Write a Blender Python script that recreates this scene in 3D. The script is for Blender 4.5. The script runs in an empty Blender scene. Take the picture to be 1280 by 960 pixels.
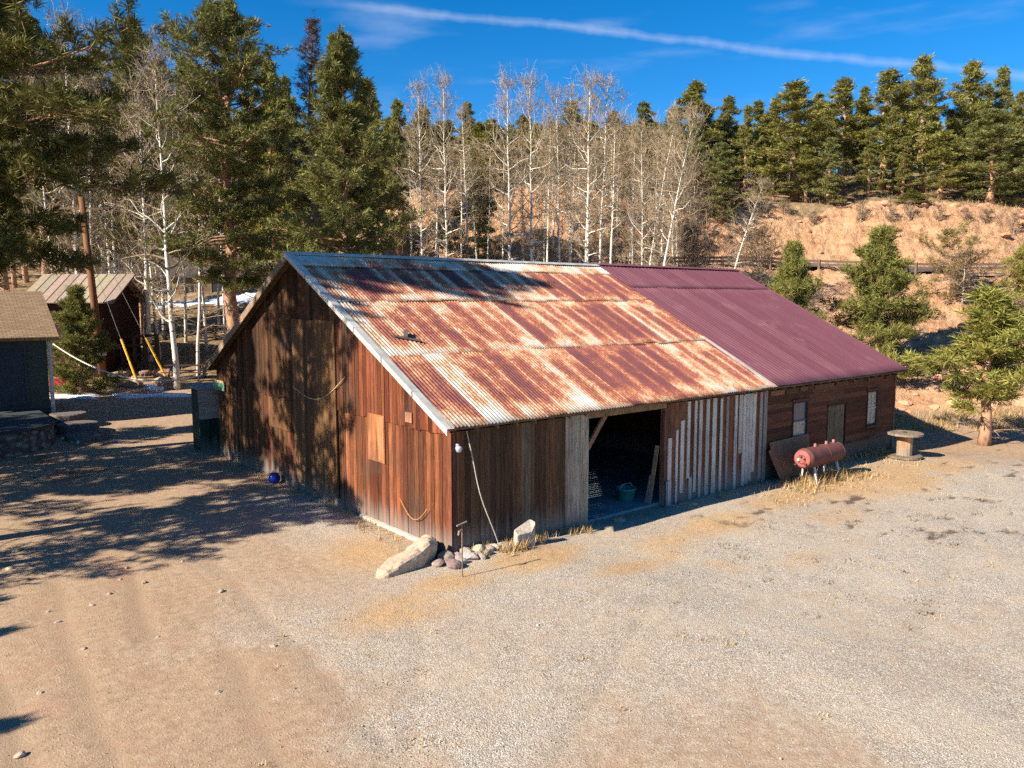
import bpy, math, random
import numpy as np
from mathutils import Matrix, Vector

R = math.radians
sc = bpy.context.scene
COL = sc.collection
rng = np.random.default_rng(11)

# ------------------------------------------------------------------ camera
FPX = 975.0
CX, CY = 640.0, 480.0
TH = math.atan(105.0 / FPX)
YAW = R(50.3)
CAM = np.array([-10.602, -15.012, 6.1])
FWD = np.array([math.cos(YAW) * math.cos(TH), math.sin(YAW) * math.cos(TH), -math.sin(TH)])
RGT = np.array([math.sin(YAW), -math.cos(YAW), 0.0])
UP = np.cross(RGT, FWD)
FH = np.array([math.cos(YAW), math.sin(YAW)])
RH = RGT[:2]

cam_d = bpy.data.cameras.new("camera")
cam = bpy.data.objects.new("camera", cam_d)
COL.objects.link(cam)
cam_d.sensor_width = 36.0
cam_d.lens = 36.0 * FPX / 1280.0
cam_d.clip_start = 0.1
cam_d.clip_end = 3000
M4 = Matrix(((RGT[0], UP[0], -FWD[0], CAM[0]), (RGT[1], UP[1], -FWD[1], CAM[1]), (RGT[2], UP[2], -FWD[2], CAM[2]), (0, 0, 0, 1)))
cam.matrix_world = M4
sc.camera = cam

# ------------------------------------------------------------------ numpy noise
def _hash(ix, iy, seed):
    h = (ix.astype(np.int64) * 374761393 + iy.astype(np.int64) * 668265263 + seed * 974634747) & 0x7fffffff
    h = ((h ^ (h >> 13)) * 1274126177) & 0x7fffffff
    return ((h ^ (h >> 16)) & 0xffff) / 65535.0

def vnoise(x, y, seed=0):
    x = np.asarray(x, float); y = np.asarray(y, float)
    ix = np.floor(x); iy = np.floor(y)
    fx = x - ix; fy = y - iy
    fx = fx * fx * (3 - 2 * fx); fy = fy * fy * (3 - 2 * fy)
    a = _hash(ix, iy, seed); b = _hash(ix + 1, iy, seed)
    c = _hash(ix, iy + 1, seed); d = _hash(ix + 1, iy + 1, seed)
    return (a * (1 - fx) + b * fx) * (1 - fy) + (c * (1 - fx) + d * fx) * fy

def fbm(x, y, seed=0, octv=4):
    s = 0; a = 0.5; t = 0
    for k in range(octv):
        s = s + a * vnoise(np.asarray(x) * 2 ** k, np.asarray(y) * 2 ** k, seed + k * 7); t += a; a *= 0.5
    return s / t

def sstep(a, b, x):
    t = np.clip((np.asarray(x, float) - a) / (b - a), 0, 1)
    return t * t * (3 - 2 * t)

# ------------------------------------------------------------------ terrain
PROF = {
    -400: [(30, 0), (45, .8), (70, 4), (100, 9), (150, 20), (300, 45), (700, 90)],
    40:  [(30, 0), (40, .5), (47, .9), (52, 1.2), (70, 5), (76, 5.6), (100, 10), (150, 22), (300, 48), (700, 90)],
    200: [(34, 0), (43, .4), (48, .8), (52, 1.0), (57, 1.8), (70, 5.3), (76, 5.7), (100, 11), (150, 24), (300, 50), (700, 90)],
    400: [(38, 0), (48, .6), (56, 1.5), (68, 5.6), (76, 7.0), (100, 13), (150, 27), (300, 52), (700, 90)],
    520: [(38, 0), (50, 1), (60, 8.4), (61, 8.7), (68, 8.9), (70, 9.2), (76, 16), (90, 19), (150, 30), (300, 52), (700, 90)],
    700: [(38, 0), (46, 1), (58, 8.4), (59, 8.7), (67, 8.9), (69, 9.2), (75, 16.5), (85, 18.5), (150, 30), (300, 50), (700, 90)],
    860: [(40, -.2), (50, 2), (62, 8.5), (63, 8.8), (71, 9), (73, 9.3), (79, 15.4), (95, 19.5), (150, 29), (300, 48), (700, 90)],
    1000: [(41, -.3), (45, .5), (50, 2.2), (65, 8.6), (66, 8.9), (73, 9.1), (75, 9.4), (82, 15.7), (100, 21), (150, 29), (300, 48), (700, 90)],
    1120: [(40, -.35), (43, .2), (47, 2), (62, 8.1), (63, 8.4), (71, 8.6), (73, 8.8), (80, 15.6), (100, 21.5), (150, 30), (300, 48), (700, 90)],
    1250: [(38, -.4), (42, .3), (46, 2), (60, 7.8), (61, 8.0), (69, 8.2), (71, 8.4), (79, 15.0), (100, 21), (150, 29), (300, 48), (700, 90)],
    1600: [(38, -.4), (42, .3), (46, 2), (58, 7.4), (59, 7.6), (67, 7.8), (69, 8.0), (77, 14), (100, 20), (150, 28), (300, 48), (700, 90)],
}
PKEYS = sorted(PROF)

def du(x, y):
    vx = np.asarray(x, float) - CAM[0]; vy = np.asarray(y, float) - CAM[1]
    d = vx * FH[0] + vy * FH[1]
    lat = vx * RH[0] + vy * RH[1]
    dd = np.maximum(d, 1.0)
    px = CX + FPX * lat / dd
    return d, np.clip(px, PKEYS[0], PKEYS[-1])

def G(x, y, detail=True):
    x = np.asarray(x, float); y = np.asarray(y, float)
    d, px = du(x, y)
    dj = d + (vnoise(x * .13, y * .13, 5) - .5) * np.clip((d - 44) / 10, 0, 1) * 2.2
    zs = np.stack([np.interp(dj, [p[0] for p in PROF[k]], [p[1] for p in PROF[k]]) for k in PKEYS])
    idx = np.clip(np.searchsorted(PKEYS, px) - 1, 0, len(PKEYS) - 2)
    ka = np.array(PKEYS, float)
    t = (px - ka[idx]) / (ka[idx + 1] - ka[idx])
    t = t * t * (3 - 2 * t)
    z0 = np.take_along_axis(zs, idx[None, ...], 0)[0] if zs.ndim > 1 else zs[idx]
    z1 = np.take_along_axis(zs, idx[None, ...] + 1, 0)[0] if zs.ndim > 1 else zs[idx + 1]
    z = z0 * (1 - t) + z1 * t
    near = 1 - sstep(34, 42, d)
    yard = -.11 * sstep(1, 4, x) - .06 * sstep(8, 14, x) - .2 * sstep(22, 27, x)
    z = np.where(d < 42, z * (1 - near) + near * np.where(z < 0, 0, z), z) + near * yard
    if detail:
        far = sstep(46, 60, d)
        z = z + (fbm(x * .35, y * .35, 21) - .5) * (.06 + .7 * far) + (fbm(x * 1.7, y * 1.7, 33, 3) - .5) * (.03 + .22 * far)
    # the barn stands level
    inb = sstep(-1.2, .2, x) * (1 - sstep(23.2, 24.5, x)) * sstep(-.8, .1, y) * (1 - sstep(16.2, 17.5, y))
    return z - inb * .03

def Gs(x, y):
    return float(G(np.array([x]), np.array([y]))[0])

def at(px, d):
    lat = (px - CX) / FPX * (d * math.cos(TH))
    lat = (px - CX) / FPX * d
    return CAM[0] + FH[0] * d + RH[0] * lat, CAM[1] + FH[1] * d + RH[1] * lat

def zof(py, d):
    a = math.atan((CY - py) / FPX) - TH
    return CAM[2] + math.tan(a) * d

def ground_px(px, py):
    dv = FWD + RGT * (px - CX) / FPX + UP * (CY - py) / FPX
    t = 4.0
    while t < 160:
        p = CAM + dv * t
        if p[2] <= Gs(p[0], p[1]):
            return p
        t += .05
    return p

# ------------------------------------------------------------------ object helpers
def tag(o, label=None, cat=None, group=None, kind=None):
    if label: o["label"] = label
    if cat: o["category"] = cat
    if group: o["group"] = group
    if kind: o["kind"] = kind
    return o

def empty(name, loc=(0, 0, 0), rz=0.0):
    o = bpy.data.objects.new(name, None)
    o.empty_display_size = .3
    COL.objects.link(o)
    o.location = loc
    o.rotation_euler = (0, 0, rz)
    return o

def link(name, me, parent=None, loc=None):
    o = bpy.data.objects.new(name, me)
    COL.objects.link(o)
    if parent is not None: o.parent = parent
    if loc is not None: o.location = loc
    return o

def raw_mesh(name, V, F, mat, colors=None, smooth=False):
    """V (n,3); F (m,k) array of equal-size faces or list of faces"""
    me = bpy.data.meshes.new(name)
    V = np.asarray(V, np.float32)
    if isinstance(F, np.ndarray):
        m, k = F.shape
        me.vertices.add(len(V)); me.vertices.foreach_set("co", V.ravel())
        me.loops.add(m * k); me.loops.foreach_set("vertex_index", F.astype(np.int32).ravel())
        me.polygons.add(m)
        me.polygons.foreach_set("loop_start", np.arange(0, m * k, k, dtype=np.int32))
        me.polygons.foreach_set("loop_total", np.full(m, k, np.int32))
        me.update(calc_edges=True)
    else:
        me.from_pydata(V.tolist(), [], F)
    if colors is not None:
        c = np.ones((len(V), 4), np.float32); c[:, :np.asarray(colors).shape[1]] = colors
        a = me.color_attributes.new("Col", 'FLOAT_COLOR', 'POINT')
        a.data.foreach_set("color", c.ravel())
    if mat: me.materials.append(mat)
    if smooth: me.polygons.foreach_set("use_smooth", np.ones(len(me.polygons), bool))
    me.validate()
    return me

class MB:
    def __init__(s): s.v = []; s.f = []; s.c = []
    def add(s, vs, fs, col=(1, 1, 1)):
        b = len(s.v)
        s.v += [tuple(map(float, v)) for v in vs]
        s.f += [tuple(b + i for i in f) for f in fs]
        s.c += [tuple(col)[:3]] * len(vs)
    def hexa(s, P, col=(1, 1, 1)):
        # P: 8 points, bottom ring 0-3, top ring 4-7
        s.add(P, [(3, 2, 1, 0), (4, 5, 6, 7), (0, 1, 5, 4), (1, 2, 6, 5), (2, 3, 7, 6), (3, 0, 4, 7)], col)
    def box(s, x0, x1, y0, y1, z0, z1, col=(1, 1, 1)):
        s.hexa([(x0, y0, z0), (x1, y0, z0), (x1, y1, z0), (x0, y1, z0), (x0, y0, z1), (x1, y0, z1), (x1, y1, z1), (x0, y1, z1)], col)
    def beam(s, a, b, w, h, col=(1, 1, 1), up=(0, 0, 1)):
        a = Vector(a); b = Vector(b); d = (b - a).normalized(); u = Vector(up)
        if abs(d.dot(u)) > .98: u = Vector((1, 0, 0))
        sd = d.cross(u).normalized() * (w / 2); u2 = sd.normalized().cross(d).normalized() * (h / 2)
        s.hexa([a - sd - u2, a + sd - u2, b + sd - u2, b - sd - u2, a - sd + u2, a + sd + u2, b + sd + u2, b - sd + u2], col)
    def tube(s, pts, rad, n=8, col=(1, 1, 1), caps=True):
        pts = [Vector(p) for p in pts]
        if not hasattr(rad, '__len__'): rad = [rad] * len(pts)
        b = len(s.v); prev = None
        vs = []; fs = []
        for i, p in enumerate(pts):
            d = (pts[min(i + 1, len(pts) - 1)] - pts[max(i - 1, 0)]).normalized()
            r = Vector((0, 0, 1)) if abs(d.z) < .9 else Vector((1, 0, 0))
            if prev is not None: r = prev
            a = d.cross(r).normalized(); c = a.cross(d).normalized(); prev = c
            for k in range(n):
                t = 2 * math.pi * k / n
                vs.append(p + (a * math.cos(t) + c * math.sin(t)) * rad[i])
        for i in range(len(pts) - 1):
            for k in range(n):
                fs.append((i * n + k, i * n + (k + 1) % n, (i + 1) * n + (k + 1) % n, (i + 1) * n + k))
        if caps:
            fs.append(tuple(reversed(range(n)))); fs.append(tuple((len(pts) - 1) * n + k for k in range(n)))
        s.add(vs, fs, col)
    def lathe(s, prof, n=20, center=(0, 0, 0), col=(1, 1, 1), axis='z'):
        vs = []; fs = []
        for r, z in prof:
            for k in range(n):
                t = 2 * math.pi * k / n
                if axis == 'z': vs.append((center[0] + r * math.cos(t), center[1] + r * math.sin(t), center[2] + z))
                else: vs.append((center[0] + z, center[1] + r * math.cos(t), center[2] + r * math.sin(t)))
        for i in range(len(prof) - 1):
            for k in range(n):
                fs.append((i * n + k, i * n + (k + 1) % n, (i + 1) * n + (k + 1) % n, (i + 1) * n + k))
        fs.append(tuple(reversed(range(n)))); fs.append(tuple((len(prof) - 1) * n + k for k in range(n)))
        s.add(vs, fs, col)
    def rock(s, c, size, seed, col=(1, 1, 1), rz=0.0, flat=.25):
        import bmesh
        bm = bmesh.new(); bmesh.ops.create_icosphere(bm, subdivisions=2, radius=1)
        r = random.Random(seed)
        cuts = [(Vector((r.gauss(0, 1), r.gauss(0, 1), r.gauss(0, 1))).normalized(), r.uniform(.55, .9)) for _ in range(9)]
        vs = []
        for v in bm.verts:
            p = v.co.copy()
            for n, h in cuts:
                e = p.dot(n) - h
                if e > 0: p -= n * e * .92
            p += Vector((r.uniform(-1, 1), r.uniform(-1, 1), r.uniform(-1, 1))) * .03
            x = p.x * size[0]; y = p.y * size[1]; z = p.z * size[2]
            vs.append((c[0] + x * math.cos(rz) - y * math.sin(rz), c[1] + x * math.sin(rz) + y * math.cos(rz), c[2] + z))
        fs = [tuple(v.index for v in f.verts) for f in bm.faces]
        bm.free()
        s.add(vs, fs, col)
    def build(s, name, mat, parent=None, smooth=False, bevel=0, loc=None):
        me = raw_mesh(name, np.array(s.v), s.f, mat, np.array(s.c), smooth)
        o = link(name, me, parent, loc)
        if bevel:
            m = o.modifiers.new("bevel", 'BEVEL'); m.width = bevel; m.segments = 2; m.limit_method = 'ANGLE'
        return o

# ------------------------------------------------------------------ material helpers
class NT:
    def __init__(s, name):
        s.m = bpy.data.materials.new(name); s.m.use_nodes = True
        s.t = s.m.node_tree; s.b = s.t.nodes["Principled BSDF"]
        s.b.inputs["Specular IOR Level"].default_value = .25
    def n(s, typ, **kw):
        nd = s.t.nodes.new(typ)
        for k, v in kw.items():
            if k.startswith("_"): setattr(nd, k[1:], v)
            else:
                key = int(k[1:]) if k[0] == 'i' and k[1:].isdigit() else k.replace("__", " ")
                s.put(nd.inputs[key], v)
        return nd
    def put(s, sock, v):
        if isinstance(v, bpy.types.NodeSocket): s.t.links.new(v, sock)
        elif isinstance(v, bpy.types.Node): s.t.links.new(v.outputs[0], sock)
        else:
            if sock.type == 'RGBA' and len(v) == 3: v = (*v, 1)
            sock.default_value = v
    def set(s, **kw):
        for k, v in kw.items(): s.put(s.b.inputs[k.replace("__", " ")], v)
    def math(s, op, a, b=None, c=None, clamp=False):
        nd = s.t.nodes.new('ShaderNodeMath'); nd.operation = op; nd.use_clamp = clamp
        s.put(nd.inputs[0], a)
        if b is not None: s.put(nd.inputs[1], b)
        if c is not None: s.put(nd.inputs[2], c)
        return nd.outputs[0]
    def ss(s, a, b, x):
        nd = s.t.nodes.new('ShaderNodeMapRange'); nd.interpolation_type = 'SMOOTHSTEP'
        s.put(nd.inputs[0], x); nd.inputs[1].default_value = a; nd.inputs[2].default_value = b
        return nd.outputs[0]
    def mix(s, f, a, b, blend='MIX'):
        nd = s.t.nodes.new('ShaderNodeMix'); nd.data_type = 'RGBA'; nd.blend_type = blend
        s.put(nd.inputs[0], f); s.put(nd.inputs[6], a); s.put(nd.inputs[7], b)
        return nd.outputs[2]
    def pos(s): return s.n('ShaderNodeNewGeometry').outputs['Position']
    def obj(s): return s.n('ShaderNodeTexCoord').outputs['Object']
    def mapv(s, v, scale): return s.n('ShaderNodeVectorMath', _operation='MULTIPLY', i0=v, i1=scale).outputs[0]
    def noise(s, v, scale=1.0, detail=4, rough=.55, dist=0.0):
        return s.n('ShaderNodeTexNoise', Vector=v, Scale=scale, Detail=float(detail), Roughness=rough, Distortion=dist).outputs[0]
    def noisec(s, v, scale=1.0, detail=2):
        return s.n('ShaderNodeTexNoise', Vector=v, Scale=scale, Detail=float(detail)).outputs[1]
    def vor(s, v, scale, feat='F1'):
        return s.n('ShaderNodeTexVoronoi', _feature=feat, Vector=v, Scale=scale)
    def attr(s, name="Col"): return s.n('ShaderNodeAttribute', _attribute_name=name)
    def ramp(s, f, stops):
        nd = s.t.nodes.new('ShaderNodeValToRGB'); s.put(nd.inputs[0], f)
        e = nd.color_ramp.elements
        while len(e) < len(stops): e.new(.5)
        for i, (p, c) in enumerate(stops):
            e[i].position = p; e[i].color = (*c, 1) if len(c) == 3 else c
        return nd.outputs[0]
    def bump(s, h, strength=.5, dist=.02, normal=None):
        nd = s.n('ShaderNodeBump', Strength=strength, Distance=dist, Height=h)
        if normal is not None: s.put(nd.inputs['Normal'], normal)
        return nd.outputs[0]
    def sep(s, v): return s.n('ShaderNodeSeparateXYZ', i0=v).outputs

def m_plain(name, col, rough=.7, metal=0.0, var=.25, scale=6.0, bump=.0):
    t = NT(name); p = t.obj()
    n = t.noise(p, scale, 5)
    c = t.mix(t.ss(.25, .75, n), tuple(x * (1 - var) for x in col), tuple(min(1, x * (1 + var)) for x in col))
    t.set(Base__Color=c, Roughness=rough, Metallic=metal)
    if bump: t.set(Normal=t.bump(t.noise(p, scale * 5, 4), bump, .02))
    return t.m

def m_wood(name, sc_grain, bleach=0.0, rough=.8, lo=.5, hi=1.35, dirt=.35):
    """board colour from the Col attribute x stretched grain; grey weathering towards the foot of the boards"""
    t = NT(name); p = t.pos(); a = t.attr().outputs['Color']
    q = t.n('ShaderNodeVectorMath', _operation='ADD', i0=t.mapv(p, sc_grain), i1=t.mapv(a, (137., 91., 53.))).outputs[0]
    g = t.noise(q, 1.0, 6, .65, .4)
    g2 = t.noise(t.mapv(q, (.3, .3, .35)), 1.0, 3, .5)
    big = t.noise(p, .9, 4, .6)
    val = t.n('ShaderNodeMapRange', i0=g, i1=.3, i2=.72, i3=lo, i4=hi).outputs[0]
    c = t.mix(1.0, a, t.n('ShaderNodeCombineColor', i0=val, i1=val, i2=val).outputs[0], 'MULTIPLY')
    c = t.mix(t.math('MULTIPLY', t.ss(.5, .72, g2), .55), c, t.mix(1.0, c, (.45, .38, .36), 'MULTIPLY'))
    c = t.mix(t.math('MULTIPLY', t.ss(.48, .7, big), dirt), c, (.05, .035, .028))
    fl = t.noise(t.mapv(p, (60., 60., 7.) if sc_grain[2] < sc_grain[0] else (7., 60., 60.)), 1.0, 3, .6)
    c = t.mix(t.math('MULTIPLY', t.ss(.64, .74, fl), .55), c, (.34, .21, .12))
    c = t.mix(t.math('MULTIPLY', t.ss(.62, .72, t.noise(t.mapv(p, (22., 22., 1.1) if sc_grain[2] < sc_grain[0] else (1.1, 22., 22.)), 1.0, 4, .6)), .7), c, (.03, .018, .012))
    # knots and nail heads
    kn = t.vor(t.mapv(p, (5., 7., 2.2) if sc_grain[2] < sc_grain[0] else (1.6, 5., 5.)), 1.0).outputs['Distance']
    c = t.mix(t.math('MULTIPLY', t.math('SUBTRACT', 1.0, t.ss(.04, .13, kn)), .8), c, (.03, .018, .012))
    if bleach > 0:
        z = t.sep(p)[2]
        k = t.math('MULTIPLY', t.math('SUBTRACT', 1.0, t.ss(-.1, .75, t.math('ADD', z, t.math('MULTIPLY', t.math('SUBTRACT', g2, .5), 1.1)))), bleach)
        c = t.mix(k, c, (.24, .205, .18))
    t.set(Base__Color=c, Roughness=rough, Normal=t.bump(g, .55, .012))
    t.b.inputs["Specular IOR Level"].default_value = .15
    return t.m

MV = m_wood("vertical_boards", (34., 34., 1.5), bleach=.7, lo=.35, hi=1.75, dirt=.5)
MVW = m_wood("weathered_boards", (34., 34., 1.3), bleach=.85, lo=.4, hi=1.7)
MVP = m_wood("paint_boards", (30., 30., 1.2), bleach=.3, lo=.6, hi=1.15, dirt=.3)
MH = m_wood("horizontal_siding", (1.5, 38., 38.), bleach=.6)
MT = m_wood("timber", (9., 9., 9.), 0, lo=.6, hi=1.3)
M_pole = m_wood("pole_timber", (26., 26., 1.0), 0, lo=.5, hi=1.3)

def m_rust():
    t = NT("rusted_corrugated_iron"); p = t.pos(); x, y, z = t.sep(p)
    fx0 = t.math('DIVIDE', t.math('ADD', x, .47), .64)
    ix = t.math('FLOOR', fx0); fx = t.math('FRACT', fx0)
    wob = t.math('MULTIPLY', t.math('SUBTRACT', t.noise(p, 3., 3), .5), .25)
    yy = t.math('ADD', y, wob)
    row = t.math('ADD', t.math('ADD', t.math('GREATER_THAN', y, 2.5), t.math('GREATER_THAN', y, 5.3)), t.math('GREATER_THAN', y, 7.35))
    rnd = t.n('ShaderNodeTexWhiteNoise', _noise_dimensions='2D', Vector=t.n('ShaderNodeCombineXYZ', i0=ix, i1=row).outputs[0]).outputs[0]
    rnd2 = t.n('ShaderNodeTexWhiteNoise', _noise_dimensions='2D', Vector=t.n('ShaderNodeCombineXYZ', i0=t.math('ADD', ix, 37.), i1=row).outputs[0]).outputs[0]
    n1 = t.noise(t.mapv(p, (1.7, 1.3, 1.3)), 1.0, 6, .65)
    n2 = t.noise(t.mapv(p, (4., 2.2, 2.2)), 1.0, 5, .65)
    sp = t.noise(t.mapv(p, (26., 13., 13.)), 1.0, 4, .7)
    # the lapped edges of each sheet keep their zinc longer
    ed = t.ss(.16, .52, t.math('ABSOLUTE', t.math('SUBTRACT', fx, t.math('ADD', .35, t.math('MULTIPLY', rnd2, .3)))))
    lo = t.math('SUBTRACT', 1.0, t.ss(0., .9, t.math('SUBTRACT', yy, t.math('ADD', t.math('MULTIPLY', row, 2.75), -.4))))
    left = t.math('SUBTRACT', 1.0, t.ss(-.3, 4.2, t.math('ADD', x, t.math('MULTIPLY', t.math('SUBTRACT', n1, .5), 3.))))
    top = t.ss(5.6, 8.0, y)
    r = t.math('ADD', t.math('MULTIPLY', rnd, .46), .22)
    r = t.math('ADD', r, t.math('MULTIPLY', t.math('SUBTRACT', n1, .5), .75))
    r = t.math('ADD', r, t.math('MULTIPLY', t.math('SUBTRACT', n2, .5), .55))
    r = t.math('ADD', r, t.math('MULTIPLY', t.math('SUBTRACT', sp, .5), 1.0))
    fy = t.math('FRACT', t.math('DIVIDE', t.math('ADD', t.math('ADD', yy, .3), t.math('MULTIPLY', t.math('SUBTRACT', rnd2, .5), .9)), 2.75))
    edy = t.ss(.30, .47, t.math('ABSOLUTE', t.math('SUBTRACT', fy, .5)))
    ed = t.math('MAXIMUM', ed, edy)
    r = t.math('SUBTRACT', r, t.math('MULTIPLY', ed, .27))
    r = t.math('SUBTRACT', r, t.math('MULTIPLY', lo, .14))
    r = t.math('SUBTRACT', r, t.math('MULTIPLY', left, .2))
    r = t.math('SUBTRACT', t.math('ADD', r, .19), t.math('MULTIPLY', top, .1))
    c = t.ramp(r, [(.0, (.52, .48, .43)), (.14, (.47, .38, .29)), (.27, (.46, .29, .18)), (.38, (.39, .175, .09)), (.5, (.28, .095, .056)), (.68, (.17, .056, .05)), (1., (.115, .04, .046))])
    lapd = t.math('MINIMUM', t.math('ABSOLUTE', t.math('SUBTRACT', yy, 2.48)), t.math('ABSOLUTE', t.math('SUBTRACT', yy, 5.28)))
    c = t.mix(t.math('MULTIPLY', t.math('SUBTRACT', 1., t.ss(.0, .03, lapd)), t.ss(.5, .75, n2)), c, (.06, .03, .02))
    t.set(Base__Color=c, Roughness=t.n('ShaderNodeMapRange', i0=r, i1=0., i2=.6, i3=.5, i4=.8).outputs[0], Metallic=0.0, Normal=t.bump(sp, .25, .01))
    return t.m

def m_purple():
    t = NT("maroon_painted_metal"); p = t.pos(); x, y, z = t.sep(p)
    ix = t.math('FLOOR', t.math('DIVIDE', x, .92))
    rnd = t.n('ShaderNodeTexWhiteNoise', _noise_dimensions='1D', W=ix).outputs[0]
    n = t.noise(t.mapv(p, (3., .8, .8)), 1.0, 5, .6)
    sp = t.noise(t.mapv(p, (60., 25., 25.)), 1.0, 3, .6)
    v = t.math('ADD', t.math('ADD', t.math('MULTIPLY', rnd, .3), t.math('MULTIPLY', n, .5)), t.math('MULTIPLY', sp, .3))
    c = t.ramp(v, [(.2, (.15, .048, .056)), (.5, (.188, .066, .077)), (.85, (.24, .096, .106))])
    lap = t.math('SUBTRACT', 1., t.ss(.0, .035, t.math('ABSOLUTE', t.math('SUBTRACT', y, 6.24))))
    c = t.mix(t.math('MULTIPLY', lap, .3), c, (.06, .02, .03))
    fx = t.math('ABSOLUTE', t.math('SUBTRACT', t.math('FRACT', t.math('DIVIDE', x, .92)), .5))
    c = t.mix(t.math('MULTIPLY', t.ss(.475, .5, fx), .5), c, (.07, .025, .035))
    c = t.mix(t.math('MULTIPLY', t.ss(.55, .75, t.noise(p, 1.1, 5, .65)), .35), c, (.33, .19, .17))
    t.set(Base__Color=c, Roughness=.5)
    return t.m

M_rust = m_rust(); M_purple = m_purple()
M_galv = m_plain("weathered_zinc", (.43, .41, .37), .6, 0, .22, 3.)
M_dark = m_plain("dark_void", (.02, .018, .016), .9)
M_conc = m_plain("concrete", (.36, .33, .29), .85, 0, .25, 3., .3)
M_slab = m_plain("barn_floor_concrete", (.20, .25, .27), .8, 0, .2, 2., .2)

def m_attr(name, rough=.8, var=.3, scale=9.0, bump=.5, bd=.02, spec=.2):
    t = NT(name); p = t.obj(); a = t.attr().outputs['Color']
    n = t.noise(p, scale, 6, .65)
    v = t.n('ShaderNodeMapRange', i0=n, i1=.3, i2=.7, i3=1 - var, i4=1 + var).outputs[0]
    c = t.mix(1.0, a, t.n('ShaderNodeCombineColor', i0=v, i1=v, i2=v).outputs[0], 'MULTIPLY')
    t.set(Base__Color=c, Roughness=rough)
    t.b.inputs["Specular IOR Level"].default_value = spec
    if bump: t.set(Normal=t.bump(n, bump, bd))
    return t.m
M_attr = m_attr("painted_surface", .7, .22, 5., .25)
M_stone = m_attr("stone", .9, .35, 7., .8, .04)
M_metal = m_attr("bare_metal", .4, .15, 8., 0)

def m_leaf(name, trans=.25):
    t = NT(name); a = t.attr().outputs['Color']
    t.set(Base__Color=a, Roughness=.6)
    t.b.inputs["Specular IOR Level"].default_value = .15
    tr = t.n('ShaderNodeBsdfTranslucent', Color=a)
    mx = t.n('ShaderNodeMixShader', Fac=trans, i1=t.b.outputs[0], i2=tr.outputs[0])
    t.t.links.new(mx.outputs[0], t.t.nodes['Material Output'].inputs[0])
    return t.m
M_needle = m_leaf("pine_needles", .14)
M_straw = m_leaf("dry_grass_blades", .3)

def m_bark(name, c1, c2, scale, zs=.3, bump=.6):
    t = NT(name); p = t.obj()
    v = t.vor(t.mapv(p, (scale, scale, scale * zs)), 1.0).outputs['Distance']
    n = t.noise(p, scale * .7, 5)
    c = t.mix(t.ss(.15, .6, t.math('ADD', t.math('MULTIPLY', v, .7), t.math('MULTIPLY', n, .4))), c1, c2)
    t.set(Base__Color=c, Roughness=.9, Normal=t.bump(v, bump, .04))
    return t.m
M_bark = m_bark("pine_bark", (.12, .06, .035), (.42, .24, .145), 7.)
M_bark2 = m_bark("dead_bark", (.10, .07, .05), (.22, .15, .11), 8.)

def m_aspen():
    t = NT("aspen_bark"); p = t.obj()
    n = t.noise(t.mapv(p, (2.2, 2.2, 7.)), 1.0, 4, .6)
    n2 = t.noise(t.mapv(p, (1.5, 1.5, .25)), 1.0, 3)
    c = t.mix(t.ss(.57, .66, n), (.66, .61, .52), (.05, .04, .035))
    c = t.mix(t.math('MULTIPLY', t.ss(.5, .75, n2), .6), c, (.33, .27, .2))
    t.set(Base__Color=c, Roughness=.8)
    return t.m
M_aspen = m_aspen()
M_twig = m_attr("bare_twigs", .85, .2, 1.5, 0)

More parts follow.
